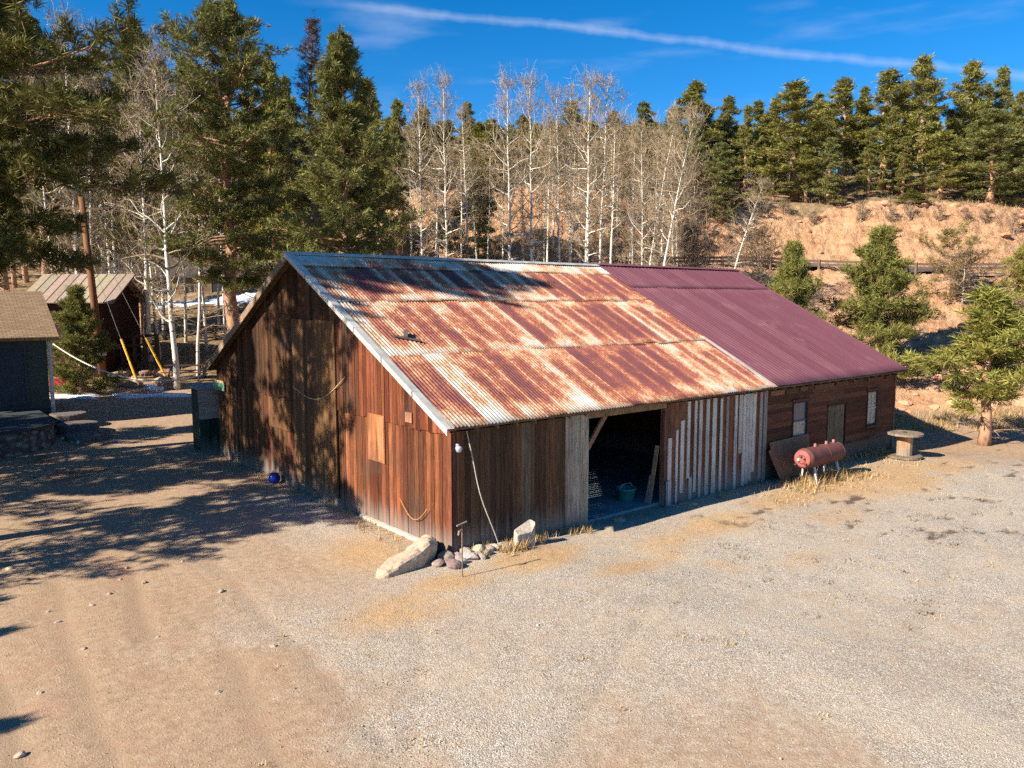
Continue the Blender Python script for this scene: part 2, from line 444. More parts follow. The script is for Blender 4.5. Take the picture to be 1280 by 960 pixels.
# ------------------------------------------------------------------ ground
def m_ground():
    t = NT("yard_ground"); p = t.pos(); a = t.attr("Col"); ma, mb_, mc = t.n('ShaderNodeSeparateColor', i0=a.outputs['Color']).outputs[:3]
    b = t.attr("Col2"); na, nb, nc = t.n('ShaderNodeSeparateColor', i0=b.outputs['Color']).outputs[:3]
    f1 = t.noise(p, 1.3, 6, .62); f2 = t.noise(p, 6., 5, .65); f3 = t.noise(p, 28., 4, .7)
    # gravel: crushed stone of mixed greys and tans
    v1 = t.vor(p, 42.); v2 = t.vor(p, 17.)
    g1 = t.n('ShaderNodeSeparateColor', i0=v1.outputs['Color']).outputs[0]
    g2 = t.n('ShaderNodeSeparateColor', i0=v2.outputs['Color']).outputs[1]
    gv = t.math('ADD', t.math('MULTIPLY', g1, .65), t.math('MULTIPLY', g2, .35))
    gcol = t.ramp(gv, [(.05, (.30, .235, .18)), (.3, (.46, .385, .305)), (.55, (.56, .485, .395)), (.8, (.65, .585, .495)), (1., (.75, .70, .63))])
    gcol = t.mix(t.math('MULTIPLY', t.ss(.35, .62, v1.outputs['Distance']), .6), gcol, (.12, .095, .075))
    f0 = t.noise(p, .35, 5, .6)
    gcol = t.mix(t.math('MULTIPLY', t.ss(.42, .68, f1), .45), gcol, (.46, .35, .24))
    gcol = t.mix(t.math('MULTIPLY', t.ss(.45, .65, f0), .4), gcol, (.48, .40, .30))
    # bare dirt
    dcol = t.ramp(t.math('ADD', t.math('MULTIPLY', f2, .6), t.math('MULTIPLY', f3, .4)), [(.3, (.25, .165, .10)), (.5, (.365, .25, .16)), (.7, (.47, .345, .235))])
    dcol = t.mix(t.math('MULTIPLY', t.ss(.5, .72, f1), .6), dcol, (.37, .215, .145))
    pv = t.vor(p, 17.)
    ps = t.n('ShaderNodeSeparateColor', i0=pv.outputs['Color']).outputs[0]
    peb = t.math('MULTIPLY', t.math('SUBTRACT', 1., t.ss(.16, .3, pv.outputs['Distance'])), t.ss(.72, .8, ps))
    dcol = t.mix(t.math('MULTIPLY', peb, .7), dcol, (.47, .37, .29))
    # dry grass and straw
    st = t.noise(t.mapv(p, (9., 30., 30.)), 1., 4, .7)
    scol = t.ramp(t.math('ADD', t.math('MULTIPLY', st, .6), t.math('MULTIPLY', f2, .4)), [(.3, (.24, .135, .06)), (.5, (.46, .28, .13)), (.7, (.58, .40, .21))])
    # cut bank
    cs = t.noise(t.mapv(p, (.5, .5, 1.6)), 1., 6, .65)
    cr = t.noise(p, 2.3, 6, .7)
    ccol = t.ramp(t.math('ADD', t.math('MULTIPLY', cs, .6), t.math('MULTIPLY', cr, .4)), [(.3, (.22, .10, .05)), (.42, (.44, .235, .125)), (.54, (.53, .31, .175)), (.75, (.60, .42, .28))])
    # hillside duff and dry meadow
    hcol = t.ramp(t.math('ADD', t.math('MULTIPLY', f1, .6), t.math('MULTIPLY', f2, .4)), [(.3, (.12, .078, .042)), (.5, (.23, .155, .085)), (.7, (.38, .275, .16))])
    def edge(m, w=.5, a=.35, b=.65):
        k = t.math('ADD', m, t.math('MULTIPLY', t.math('SUBTRACT', t.math('ADD', t.math('MULTIPLY', f2, .6), t.math('MULTIPLY', f3, .4)), .5), w * 2.2))
        return t.ss(a, b, k)
    c = t.mix(edge(ma, .8, .05, .95), dcol, gcol)
    c = t.mix(edge(nc), c, hcol)
    c = t.mix(t.math('MULTIPLY', edge(mb_, .9, .1, 1.0), .8), c, scol)
    c = t.mix(edge(mc, .25), c, ccol)
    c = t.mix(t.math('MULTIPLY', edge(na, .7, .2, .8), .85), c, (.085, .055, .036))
    c = t.mix(edge(nb, .3), c, (.75, .78, .82))
    t.set(Base__Color=c, Roughness=.95)
    t.b.inputs["Specular IOR Level"].default_value = .1
    hg = t.math('MULTIPLY', t.math('SUBTRACT', 1., v1.outputs['Distance']), t.math('ADD', t.math('MULTIPLY', ma, .8), .1))
    h = t.math('ADD', t.math('ADD', t.math('MULTIPLY', hg, .5), t.math('MULTIPLY', f3, .6)), t.math('MULTIPLY', peb, .4))
    nb1 = t.bump(h, .7, .035)
    nb2 = t.bump(t.math('MULTIPLY', cr, mc), .9, .5, nb1)
    t.set(Normal=nb2)
    return t.m

def masks(X, Y, Z=None):
    d, px = du(X, Y)
    n1 = fbm(X * .35, Y * .35, 101); n2 = fbm(X * .9, Y * .9, 111); n3 = fbm(X * .22, Y * .22, 121)
    e1 = (n1 - .5) * 5 + (n2 - .5) * 2
    gravel = sstep(-7.2, -4.2, X + e1) * (1 - sstep(0, 3.4, (X - 17.6) * .57 + (Y + 5.2) * -.3 * 0 + e1 * .5 + np.maximum(0, Y + 3) * 1.2 - 2.0))
    gravel *= (1 - .9 * sstep(0, 1.6, Y + .6 + e1 * .25) * sstep(-1, .5, X))
    gravel *= 1 - sstep(-4.5, 2, Y + e1 * .6) * (1 - sstep(-3.5, -.5, X)) * .7
    cfar = np.hypot(X - (-3.5), Y - (-11))
    gravel *= 1 - .6 * (1 - sstep(2.4, 5.0, cfar + e1 * .9))
    gravel = gravel * (.72 + .35 * sstep(.3, .6, n3)) * (1 - .2 * sstep(6, 11, X + e1 * .5) * (1 - sstep(-9.5, -6.5, Y + e1 * .4)))
    straw = np.zeros_like(X)
    for (sx, sy, rx, ry, k) in ((16.5, -2.6, 4.2, 1.7, 1.1), (11.5, -2.0, 2.2, .9, .9), (1.2, -1.5, 1.8, .8, .9), (5.0, -2.6, 2.4, .9, .55), (3.0, -3.3, 1.4, .5, .8), (20.5, -3.2, 2.0, 1.2, .8), (-1.4, 1.2, 1.3, 1.6, .8), (24., -1., 3., 1.4, .5), (-2.6, -2.2, 1.6, .9, .7), (-1.0, -1.6, 1.2, .6, 1.), (7.5, -2.4, 1.8, .8, .8), (11., -4.0, 1.6, .7, .6), (6.5, -5.5, 1.2, .5, .5)):
        q = ((X - sx) / rx) ** 2 + ((Y - sy) / ry) ** 2
        straw = np.maximum(straw, 1.25 * k * np.exp(-q) * (0.35 + 1.3 * n2))
    straw = np.maximum(straw, sstep(.6, .75, n3) * .6 * sstep(-4, -1, X) * (d < 34))
    dark = sstep(.58, .82, fbm(X * 1.3 + 9, Y * 2.1, 131)) * sstep(4, 9, X + Y * .3) * .85 * (d < 36)
    # wheel ruts on the dirt drive
    for (ax, ay, bx, by, w, k) in ((-6.2, 5.0, -7.0, -.8, .24, .36), (-7.7, 4.2, -8.6, -6., .22, .3), (-6.0, -1.5, -7.6, -9., .24, .3), (-4.6, 3.5, -5.6, -8., .22, .3), (-9.2, 1.0, -9.4, -8., .22, .35), (-2.8, -3., -8.5, -10.5, .25, .3), (2.0, -4.6, -6.5, -9.3, .25, .3), (20., -5., 4., -9., .3, .3), (19., -7.2, 5., -10.6, .3, .25)):
        tx, ty = bx - ax, by - ay; L = math.hypot(tx, ty)
        s_ = ((X - ax) * tx + (Y - ay) * ty) / L
        q_ = ((X - ax) * -ty + (Y - ay) * tx) / L + (n1 - .5) * .4
        dark = np.maximum(dark, k * np.exp(-(q_ / w) ** 2) * sstep(-.5, .6, s_) * (1 - sstep(L - .6, L + .5, s_)))
    dark = np.maximum(dark, .5 * sstep(.35, .6, n2) * (d > 72) * (1 - sstep(380, 470, px)))  # floor of the left wood darkened to stand for shade among the trees
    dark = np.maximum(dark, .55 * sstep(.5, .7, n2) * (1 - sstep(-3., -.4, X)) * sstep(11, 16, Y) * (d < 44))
    hill = sstep(46, 52, d + (n1 - .5) * 6)
    hill = np.where(px > 700, sstep(0, 1, (d - 74) / 6.), hill)
    # exposed cut bank: the slope below and above the road on the right
    lower = sstep(760, 900, px) * sstep(39, 43, d + (n1 - .5) * 4) * (1 - sstep(70, 73, d))
    upper = sstep(430, 520, px) * sstep(66, 69, d) * (1 - sstep(79, 84, d + (n1 - .5) * 11 + (n2 - .5) * 5))
    cliff = np.maximum(lower * (.62 + .35 * sstep(.4, .62, n2)), upper)
    snow = np.zeros_like(X)
    return gravel, straw, cliff, dark, snow, hill

def build_ground():
    tu = np.concatenate([np.linspace(-3.2, -.8, 40)[:-1], np.linspace(-.8, .8, 640), np.linspace(.8, 3.2, 40)[1:]])
    ds = [-26., -14, -6, -1, 2.5]
    while ds[-1] < 760:
        d = ds[-1]
        st = max(.07, d * .009)
        if 56 < d < 84: st = .32
        ds.append(d + st if d > 2.4 else d + 4)
    ds = np.array(ds)
    D, U = np.meshgrid(ds, tu, indexing='ij')
    LAT = U * np.maximum(D, 9.0)
    X = CAM[0] + FH[0] * D + RH[0] * LAT
    Y = CAM[1] + FH[1] * D + RH[1] * LAT
    Z = G(X, Y)
    g, s, c, dk, sn, h = masks(X, Y)
    # broken faces and gullies on the cut bank
    cl = (fbm(X * .55, Y * .55, 203) - .5) * 1.5 + (fbm(X * 2.1, Y * 2.1, 207, 3) - .5) * .55 + (np.abs(fbm(X * .9 + 5, Y * .9, 209) - .5) * -1.5 + .2) - np.abs(fbm(X * 2.3 + Z * .8, Y * 2.3 - Z * .5, 219, 3) - .5) * 1.0
    Z = Z + cl * c * sstep(44, 50, D) * .75
    rut = np.clip(dk, 0, 1) * (D < 30) * .05
    Z = Z - rut
    nr, nc = D.shape
    i = np.arange(nr * nc).reshape(nr, nc)
    F = np.stack([i[:-1, :-1], i[:-1, 1:], i[1:, 1:], i[1:, :-1]], -1).reshape(-1, 4)
    V = np.stack([X, Y, Z], -1).reshape(-1, 3)
    me = raw_mesh("ground", V, F, m_ground(), np.stack([g, s, c], -1).reshape(-1, 3), True)
    a = me.color_attributes.new("Col2", 'FLOAT_COLOR', 'POINT')
    cc = np.ones((len(V), 4), np.float32); cc[:, 0] = dk.ravel(); cc[:, 1] = sn.ravel(); cc[:, 2] = h.ravel()
    a.data.foreach_set("color", cc.ravel())
    o = link("ground", me); tag(o, kind="structure")
build_ground()

# road along the hillside: a sheet just above the terrain
def build_road():
    V = []; F = []
    pxs = np.linspace(470, 1560, 60)
    def dedge(px):
        keys = [520, 700, 860, 1000, 1120, 1250, 1600]
        return np.interp(px, keys, [61, 59, 63, 66, 63, 61, 59])
    for i, px in enumerate(pxs):
        d0 = dedge(px)
        for j in range(5):
            x, y = at(px, d0 + .4 + j * 1.5)
            V.append((x, y, Gs(x, y) + .16))
    for i in range(len(pxs) - 1):
        for j in range(4):
            a = i * 5 + j; F.append((a, a + 5, a + 6, a + 1))
    me = raw_mesh("road", np.array(V), F, m_plain("asphalt", (.075, .072, .07), .9, 0, .2, 4., .3), None, True)
    tag(link("road", me), kind="structure")
    # guard rail
    rt = empty("guard_rail"); tag(rt, "long rusty brown guard rail on posts along the hillside road above the barn", "guard rail")
    m = MB(); pts = []
    for i, px in enumerate(np.linspace(780, 1500, 49)):
        x, y = at(px, dedge(px) - .3); z = Gs(x, y)
        pts.append((x, y, z))
    zz = np.array([p[2] for p in pts]); zs_ = np.convolve(np.pad(zz, 6, mode='edge'), np.ones(13) / 13, 'valid')
    pts = [(p[0], p[1], float(q)) for p, q in zip(pts, zs_)]
    col = (.11, .075, .06)
    for a, b in zip(pts[:-1], pts[1:]):
        for h, w in ((.6, .2), (.88, .18)):
            m.beam((a[0], a[1], a[2] + h), (b[0], b[1], b[2] + h), .07, w, col)
    m.build("rail", M_attr, rt)
    for k in range(0, 49, 4):
        p = pts[k]; q = MB(); q.box(-.09, .09, -.09, .09, -.9, 1.0, (.13, .085, .06))
        q.build("post", M_attr, rt, loc=(p[0], p[1], p[2]))
build_road()

# ------------------------------------------------------------------ loose gravel and straw
def scatter_stones():
    n = 15000
    d = 4.5 + 26 * rng.random(n * 3) ** 1.3
    u = rng.uniform(-.75, .75, n * 3)
    lat = u * d
    X = CAM[0] + FH[0] * d + RH[0] * lat; Y = CAM[1] + FH[1] * d + RH[1] * lat
    g = masks(X, Y)[0]
    keep = (rng.random(n * 3) < np.clip(g, 0.06, 1) * (.25 + .75 * sstep(.35, .6, fbm(X * .9, Y * .9, 301)))) & ~((X > -.1) & (X < 23.1) & (Y > -.1))
    X = X[keep][:n]; Y = Y[keep][:n]; n = len(X); gk = g[keep][:n]
    Z = G(X, Y)
    s = rng.uniform(.006, .016, n) * (1 + (rng.random(n) > .988) * rng.uniform(.4, 1.4, n))
    base = np.array([(1, 0, 0), (0, 1, 0), (-1, 0, 0), (0, -1, 0), (0, 0, .75), (0, 0, -.4)], float)
    V = base[None] * s[:, None, None] * (1 + rng.uniform(-.35, .35, (n, 6, 3)))
    th = rng.uniform(0, 6.28, n); c, q = np.cos(th), np.sin(th)
    VX = V[..., 0] * c[:, None] - V[..., 1] * q[:, None]; VY = V[..., 0] * q[:, None] + V[..., 1] * c[:, None]
    V = np.stack([VX + X[:, None], VY + Y[:, None], V[..., 2] + Z[:, None] + s[:, None] * .15], -1)
    tri = np.array([(0, 1, 4), (1, 2, 4), (2, 3, 4), (3, 0, 4), (1, 0, 5), (2, 1, 5), (3, 2, 5), (0, 3, 5)])
    F = (tri[None] + (np.arange(n) * 6)[:, None, None]).reshape(-1, 3)
    t = rng.random(n)[:, None]
    colr = np.where(rng.random(n)[:, None] < .35, np.array([[.50, .39, .29]]), np.array([[.54, .49, .43]])) * (.5 + .6 * t)
    colr = colr * (.62 + .38 * gk[:, None])
    C = np.repeat(colr, 6, 0)
    me = raw_mesh("gravel", V.reshape(-1, 3), F, M_stone, C)
    tag(link("gravel", me), "loose pale crushed stone strewn over the yard", "gravel", kind="stuff")
scatter_stones()

def blades(name, spots, col, label, cat="dry grass"):
    """spots: (x, y, r, count, height)"""
    P = []; H = []
    for x, y, r, n, h in spots:
        a = rng.uniform(0, 6.28, n); q = r * np.sqrt(rng.random(n))
        P.append(np.stack([x + q * np.cos(a), y + q * np.sin(a)], -1)); H.append(h * rng.uniform(.4, 1.15, n))
    P = np.concatenate(P); H = np.concatenate(H); n = len(P)
    ok = ~((P[:, 0] > 0) & (P[:, 0] < 23) & (P[:, 1] > -.03) & (P[:, 1] < 15.9))
    P = P[ok]; H = H[ok]; n = len(P)
    Z = G(P[:, 0], P[:, 1])
    az = rng.uniform(0, 6.28, n); lean = rng.uniform(.1, .9, n)
    tip = np.stack([P[:, 0] + np.cos(az) * H * lean, P[:, 1] + np.sin(az) * H * lean, Z + H], -1)
    w = .012 * (1 + H)
    sx = -np.sin(az) * w; sy = np.cos(az) * w
    A = np.stack([P[:, 0] - sx, P[:, 1] - sy, Z - .01], -1); B = np.stack([P[:, 0] + sx, P[:, 1] + sy, Z - .01], -1)
    V = np.stack([A, B, tip], 1).reshape(-1, 3)
    F = np.arange(n * 3).reshape(-1, 3)
    c = np.array(col)[None] * rng.uniform(.55, 1.35, (n, 1)) * rng.uniform(.92, 1.08, (n, 3))
    me = raw_mesh(name, V, F, M_straw, np.repeat(c, 3, 0))
    return tag(link(name, me), label, cat, kind="stuff")

spots = []
r_ = random.Random(4)
for k in range(40): spots.append((r_.uniform(.2, 4.4), -.12 - abs(r_.gauss(0, .3)), .16, 14, .2))
for k in range(14): spots.append((r_.uniform(1.0, 2.6), r_.uniform(-.9, -.1), .12, 14, .3))
for k in range(60): spots.append((r_.uniform(12.6, 16.8), r_.uniform(-2.1, -.6), .3, 20, .2))
for k in range(40): spots.append((r_.uniform(13.2, 16.4), r_.uniform(-1.8, -1.0), .18, 13, .42))
for k in range(60): spots.append((r_.uniform(10, 21.5), r_.uniform(-2.8, -.3), .35, 16, .14))
for k in range(30): spots.append((r_.uniform(17, 23), r_.uniform(-.4, -.08), .2, 14, .25))
for k in range(50): spots.append((-.1 - abs(r_.gauss(0, .35)), r_.uniform(.4, 15), .2, 9, .16))
for k in range(70):
    spots.append((r_.uniform(-7, 19), r_.uniform(-10, -1.5), .14, 9, .07))
for k in range(90):
    x, y = at(r_.uniform(1120, 1300), r_.uniform(38, 41.5)); spots.append((x, y, .6, 26, .42))
for k in range(160):
    x, y = at(r_.uniform(830, 1300), r_.uniform(80, 102)); spots.append((x, y, 1.4, 24, .6))
for k in range(90):
    x, y = at(r_.uniform(130, 330), r_.uniform(50, 72)); spots.append((x, y, 1.2, 26, .45))
for k in range(70):
    x, y = at(r_.uniform(520, 860), r_.uniform(78, 96)); spots.append((x, y, 1.5, 26, .7))
blades("dry_grass", spots, (.50, .35, .17), "straw-coloured dry grass in tufts round the yard and slopes")

# ------------------------------------------------------------------ the barn
YR, ZR = 8.2, 7.53           # ridge
YE, ZE = -.45, 3.11          # front eave edge
YB = 16.35                   # rear eave edge
ZB = ZR - (ZR - ZE) / (YR - YE) * (YB - YR)
SL = (ZR - ZE) / (YR - YE)
def zr(y): return ZR - SL * abs(y - YR)
L, W = 23.0, 15.85           # wall length, width
XS = 13.35                   # seam between the two roofs
barn = empty("barn", (0, 0, 0))
tag(barn, "long weathered red-brown plank barn with a rusty corrugated and maroon metal gable roof", "barn")
rb = random.Random(7)

def tint(c, v=.25, hue=.08):
    k = rb.uniform(1 - v, 1 + v)
    return tuple(max(.004, x * k * rb.uniform(1 - hue, 1 + hue)) for x in c)

# gable wall (x = 0): two tiers of upright boards
def gable():
    m = MB()
    y = 0.0
    while y < W:
        w = min(rb.uniform(.13, .23), W - y)
        if W - y - w < .08: w = W - y
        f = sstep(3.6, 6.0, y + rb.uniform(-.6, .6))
        c = tuple(a * (1 - f) + b * f for a, b in zip((.175, .056, .025), (.105, .048, .021)))  # boards turn browner away from the corner, and darker to stand for tree shade
        if rb.random() < .14: c = (.13, .045, .024)
        if rb.random() < .10: c = tuple(x * 1.4 for x in c)
        c = tint(c, .42)
        if rb.random() < .25: c = tuple(x * .5 for x in c)
        g = rb.uniform(.005, .014); off = rb.uniform(0, .014)
        y0, y1 = y, y + w - g
        x0 = -.02 - off
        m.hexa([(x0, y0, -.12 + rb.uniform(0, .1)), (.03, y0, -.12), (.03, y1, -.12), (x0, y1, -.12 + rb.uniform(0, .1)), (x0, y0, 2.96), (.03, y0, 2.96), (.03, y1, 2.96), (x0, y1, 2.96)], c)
        y += w
    m.build("lower_gable_boards", MV, barn)
    m = MB(); y = 0.0
    while y < W:
        w = min(rb.uniform(.14, .24), W - y)
        if W - y - w < .08: w = W - y
        slot = 2.2 < y < 5.6 and rb.random() < .8
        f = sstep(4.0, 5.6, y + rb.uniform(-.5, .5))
        c = tuple(a * (1 - f) + b * f for a, b in zip((.155, .045, .021), (.082, .037, .017)))  # upper tier likewise: tree shade put into the browner boards' colour
        if rb.random() < .14: c = (.11, .04, .022)
        c = tint(c, .4)
        if rb.random() < .25: c = tuple(x * .5 for x in c)
        g = .022 if slot else rb.uniform(.003, .007); off = rb.uniform(0, .014)
        y0, y1 = y, y + w - g
        x0 = -.05 - off
        b0 = 2.87 + rb.uniform(-.03, .03)
        ta, tb = zr(y0) - .07, zr(y1) - .07
        if ta > b0 and tb > b0:
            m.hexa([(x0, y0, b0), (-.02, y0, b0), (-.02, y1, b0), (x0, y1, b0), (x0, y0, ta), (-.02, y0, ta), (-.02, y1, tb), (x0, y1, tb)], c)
        y += w
    m.build("upper_gable_boards", MV, barn)
    # tall loft and cart door of browner boards
    m = MB(); y = 5.72
    while y < 8.6:
        w = rb.uniform(.17, .24); y1 = min(y + w, 8.66)
        m.box(-.105 - rb.uniform(0, .012), -.068, y, y1 - .006, .25, 5.5 + rb.uniform(-.02, .02), tint((.125, .063, .028), .35))
        y += w
    d = m.build("barn_door", MV, barn); d["label"] = "tall brown plank door in the gable"
    # plywood patches
    m = MB(); m.box(-.075, -.04, 3.02, 3.9, 1.72, 3.02, (.30, .115, .048)); m.box(-.083, -.0755, 3.06, 3.35, 1.76, 2.98, (.36, .15, .065))
    m.build("orange_patch", MV, barn)["label"] = "bright orange-brown board patch low on the gable"
    m = MB(); m.box(-.075, -.04, 8.95, 10.75, 1.8, 2.82, (.13, .06, .026))
    m.build("plywood_patch", MV, barn)
    m = MB(); m.box(-.095, -.066, 1.62, 1.93, 3.0, 3.26, (.42, .2, .12))
    m.build("small_patch", MV, barn)
    # pale sill beam along the foot
    m = MB(); m.box(-.17, -.04, .0, 4.3, -.14, .07, (.5, .45, .37)); m.build("sill_beam", M_attr, barn, bevel=.01)
    # rope sagging across the boards
    m = MB(); pts = []
    for i in range(13):
        t = i / 12; y = 8.6 - 3.5 * t
        pts.append((-.125, y, 3.35 + .55 * t - .52 * math.sin(math.pi * t)))
    m.tube(pts, .014, 5, (.5, .36, .2)); m.build("rope", M_attr, barn)
    m = MB(); pts = [(-.12, .9 + 1.3 * i / 10, .95 - .42 * math.sin(math.pi * i / 10)) for i in range(11)]
    m.tube(pts, .01, 5, (.5, .22, .08)); m.build("wire_loop", M_attr, barn)
    # rear and right walls, seen only through gaps
    m = MB(); y = 0
    m.box(.04, L, W - .06, W, -.15, zr(W) - .08, (.12, .05, .03))
    m.build("rear_wall", MV, barn)
    m = MB(); m.add([(L - .05, 0.03, -.25), (L - .05, W, -.25), (L - .05, W, zr(W) - .08), (L - .05, YR, ZR - .08), (L - .05, 0.03, zr(0) - .08), (L, 0.03, -.25), (L, W, -.25), (L, W, zr(W) - .08), (L, YR, ZR - .08), (L, 0.03, zr(0) - .08)],
          [(0, 1, 2, 3, 4), (9, 8, 7, 6, 5), (0, 5, 6, 1), (1, 6, 7, 2), (2, 7, 8, 3), (3, 8, 9, 4), (4, 9, 5, 0)], (.13, .05, .03))
    m.build("end_wall", MV, barn)
    m = MB(); m.add([(XS, 0.1, -.2), (XS, W - .07, -.2), (XS, W - .07, zr(W) - .1), (XS, YR, ZR - .1), (XS, 0.1, zr(0) - .1), (XS + .05, 0.1, -.2), (XS + .05, W - .07, -.2), (XS + .05, W - .07, zr(W) - .1), (XS + .05, YR, ZR - .1), (XS + .05, 0.1, zr(0) - .1)],
          [(0, 1, 2, 3, 4), (9, 8, 7, 6, 5), (0, 5, 6, 1), (1, 6, 7, 2), (2, 7, 8, 3), (3, 8, 9, 4), (4, 9, 5, 0)], (.09, .04, .025))
    m.build("inner_wall", MV, barn)
    m = MB(); m.box(.05, XS - .02, .12, W - .08, -.2, -.075, (.3, .3, .3)); m.build("floor_slab", M_slab, barn)
gable()

GZ = -.17
def front():
    top = 2.98
    # weathered boards beside the near corner
    m = MB(); x = .04
    while x < 3.66:
        w = min(rb.uniform(.12, .22), 3.68 - x)
        if 3.68 - x - w < .07: w = 3.68 - x
        c = tint((.08, .043, .024), .45)
        if rb.random() < .3: c = tint((.13, .058, .028), .3)
        if 2.1 < x < 2.3: c = tint((.13, .098, .072), .15)
        m.box(x, x + w - .006, -.035 - rb.uniform(0, .015), .02, -.16, top, c); x += w
    m.build("weathered_front_boards", MVW, barn)
    m = MB(); m.box(-.03, .1, -.07, -.05, -.16, 3.0, (.10, .045, .03)); m.box(-.075, -.05, -.07, .09, -.16, 2.96, (.15, .048, .024)); m.build("corner_board", MV, barn)
    # grey planked pier left of the opening
    m = MB(); x = 3.68
    for w in (.19, .2, .17, .16, .15):
        m.box(x, x + w - .008, -.065 - rb.uniform(0, .012), .02, -.16 + rb.uniform(-.02, .02), 3.0, tint((.36, .295, .235), .14)); x += w
    m.build("grey_door_pier", MVW, barn)
    # opening: header, brace, jambs
    m = MB(); m.box(4.55, 7.9, -.05, .09, 2.86, 3.02, (.26, .16, .085)); m.build("header_beam", MT, barn)
    m = MB(); m.beam((4.62, .06, 2.0), (5.32, .06, 2.86), .07, .14, (.26, .14, .09)); m.build("diagonal_brace", MT, barn)
    m = MB(); m.box(7.82, 7.96, -.04, .12, -.15, 2.86, (.13, .06, .04)); m.build("door_jamb", MV, barn)
    m = MB(); m.box(4.5, 4.55, .02, .14, -.15, 2.86, (.12, .07, .05)); m.build("door_jamb", MV, barn)
    # boards behind the pale battens
    m = MB(); x = 7.96
    while x < 13.1:
        w = rb.uniform(.16, .24); w = min(w, 13.12 - x)
        m.box(x, x + w - .005, -.03 - rb.uniform(0, .008), .02, -.2, 2.98, tint((.16, .066, .036), .3)); x += w
    m.build("brown_front_boards", MV, barn)
    S = [(8.06, 1.92, -.18, .17), (8.40, 2.13, -.24, .10), (8.66, 2.40, .13, .16), (8.97, 2.97, .55, .13), (9.10, .56, -.15, .14), (9.31, 2.97, .05, .12), (9.57, 2.97, -.2, .14), (9.93, 2.97, -.22, .16), (10.29, 2.97, -.2, .2), (10.66, 2.97, -.22, .12), (10.99, 2.97, -.18, .12),
         (11.47, 2.97, -.2, .14), (11.74, 2.97, .98, .19), (11.95, 2.97, -.14, .17), (12.14, 2.97, -.1, .16), (12.33, 2.97, -.05, .18), (12.53, 2.97, .26, .17), (12.93, 2.97, -.12, .16), (13.2, 2.99, -.2, .2)]
    for i, (x, t, b, w) in enumerate(S):
        q = MB()
        c = tint((.60, .55, .49), .12, .02) if i not in (10, 17, 18) else tint((.33, .29, .26), .1, .02)
        # ragged broken ends
        q.hexa([(x - w / 2, -.072, b), (x + w / 2, -.072, b + rb.uniform(-.04, .04)), (x + w / 2, -.045, b), (x - w / 2, -.045, b), (x - w / 2, -.072, t), (x + w / 2, -.072, t + (rb.uniform(-.08, .08) if t < 2.9 else 0)), (x + w / 2, -.045, t), (x - w / 2, -.045, t)], c)
        q.build("white_batten", MVP, barn)
    # annex: horizontal siding with openings for windows and door
    ops = [(14.96, 15.98, 1.0, 2.44), (17.42, 18.92, -.3, 2.12), (20.55, 21.45, .98, 2.42)]
    m = MB(); z = .42; k = 0
    while z < 2.95:
        h = rb.uniform(.15, .21); z1 = min(z + h, 2.98)
        xs = [13.34]
        for a, b, c_, d_ in ops:
            if c_ < z1 - .02 and d_ > z + .02: xs += [a, b]
        xs.append(L)
        for a, b in zip(xs[::2], xs[1::2]):
            cut = [a]
            while b - cut[-1] > 3.5: cut.append(cut[-1] + rb.uniform(1.6, 3.2))
            cut.append(b)
            for e, f in zip(cut[:-1], cut[1:]):
                o = rb.uniform(0, .008)
                m.hexa([(e, -.05 - o, z), (f - .004, -.05 - o, z), (f - .004, .02, z), (e, .02, z), (e, -.032 - o, z1 - .004), (f - .004, -.032 - o, z1 - .004), (f - .004, .02, z1 - .004), (e, .02, z1 - .004)], tint((.125, .048, .026), .4))
        z = z1
    m.build("annex_siding", MH, barn)
    m = MB()
    for a, b in ((13.34, 17.42), (18.92, L)):
        m.box(a, b, -.02, .02, -.45, .42, (.105, .085, .068))
    m.build("foundation_skirt", M_attr, barn)
    x = 13.5
    while x < L - .3:
        w = rb.uniform(.5, 1.5); m = MB()
        m.box(x, min(x + w, L - .1), -.075, -.053, 2.76 + rb.uniform(0, .06), 2.95, tint((.19, .10, .05), .35)); x += w + rb.uniform(.02, .5)
        m.build("eave_board", MH, barn)
    m = MB(); m.box(L - .06, L + .025, -.08, .05, -.4, 2.98, (.2, .1, .06)); m.build("end_corner_board", MV, barn)
    # plank door
    m = MB(); x = 17.5
    while x < 18.82:
        w = min(.19, 18.84 - x); m.box(x, x + w - .01, .0, .03, -.25, 2.06, tint((.15, .12, .075), .18)); x += w
    dr = m.build("annex_door", MVW, barn); dr["label"] = "olive-grey plank door in the maroon-roofed end"
    m = MB(); m.box(17.42, 17.5, -.06, .03, -.3, 2.12, (.06, .03, .02)); m.box(18.84, 18.92, -.06, .03, -.3, 2.12, (.06, .03, .02)); m.box(17.42, 18.92, -.06, .03, 2.06, 2.14, (.06, .03, .02)); m.build("door_frame", MH, dr)
    m = MB(); m.tube([(18.7, -.02, .95), (18.7, -.07, .95), (18.62, -.07, .95)], .016, 6, (.3, .28, .25)); m.build("handle", M_metal, dr)
    # windows
    def window(a, b, z0, z1, kind):
        m = MB(); f = .06; c = (.06, .032, .024)
        m.box(a, a + f, -.075, .02, z0, z1, c); m.box(b - f, b, -.075, .02, z0, z1, c)
        m.box(a + f, b - f, -.075, .02, z1 - f, z1, c); m.box(a + f, b - f, -.085, .02, z0, z0 + f, c)
        fr = m.build("window", MH, barn)
        m = MB(); m.box(a - .06, b + .06, -.13, -.076, z0 - .05, z0 + .0, (.14, .08, .05)); m.build("sill", MT, fr)
        m = MB(); m.box(a - .08, b + .08, -.1, -.076, z1 + .0, z1 + .09, (.11, .055, .035)); m.build("head_trim", MT, fr)
        zm = (z0 + z1) / 2
        m = MB(); s = (.45, .43, .38) if kind else (.1, .12, .15)
        m.box(a + f, b - f, -.045, -.02, zm - .03, zm + .03, s)
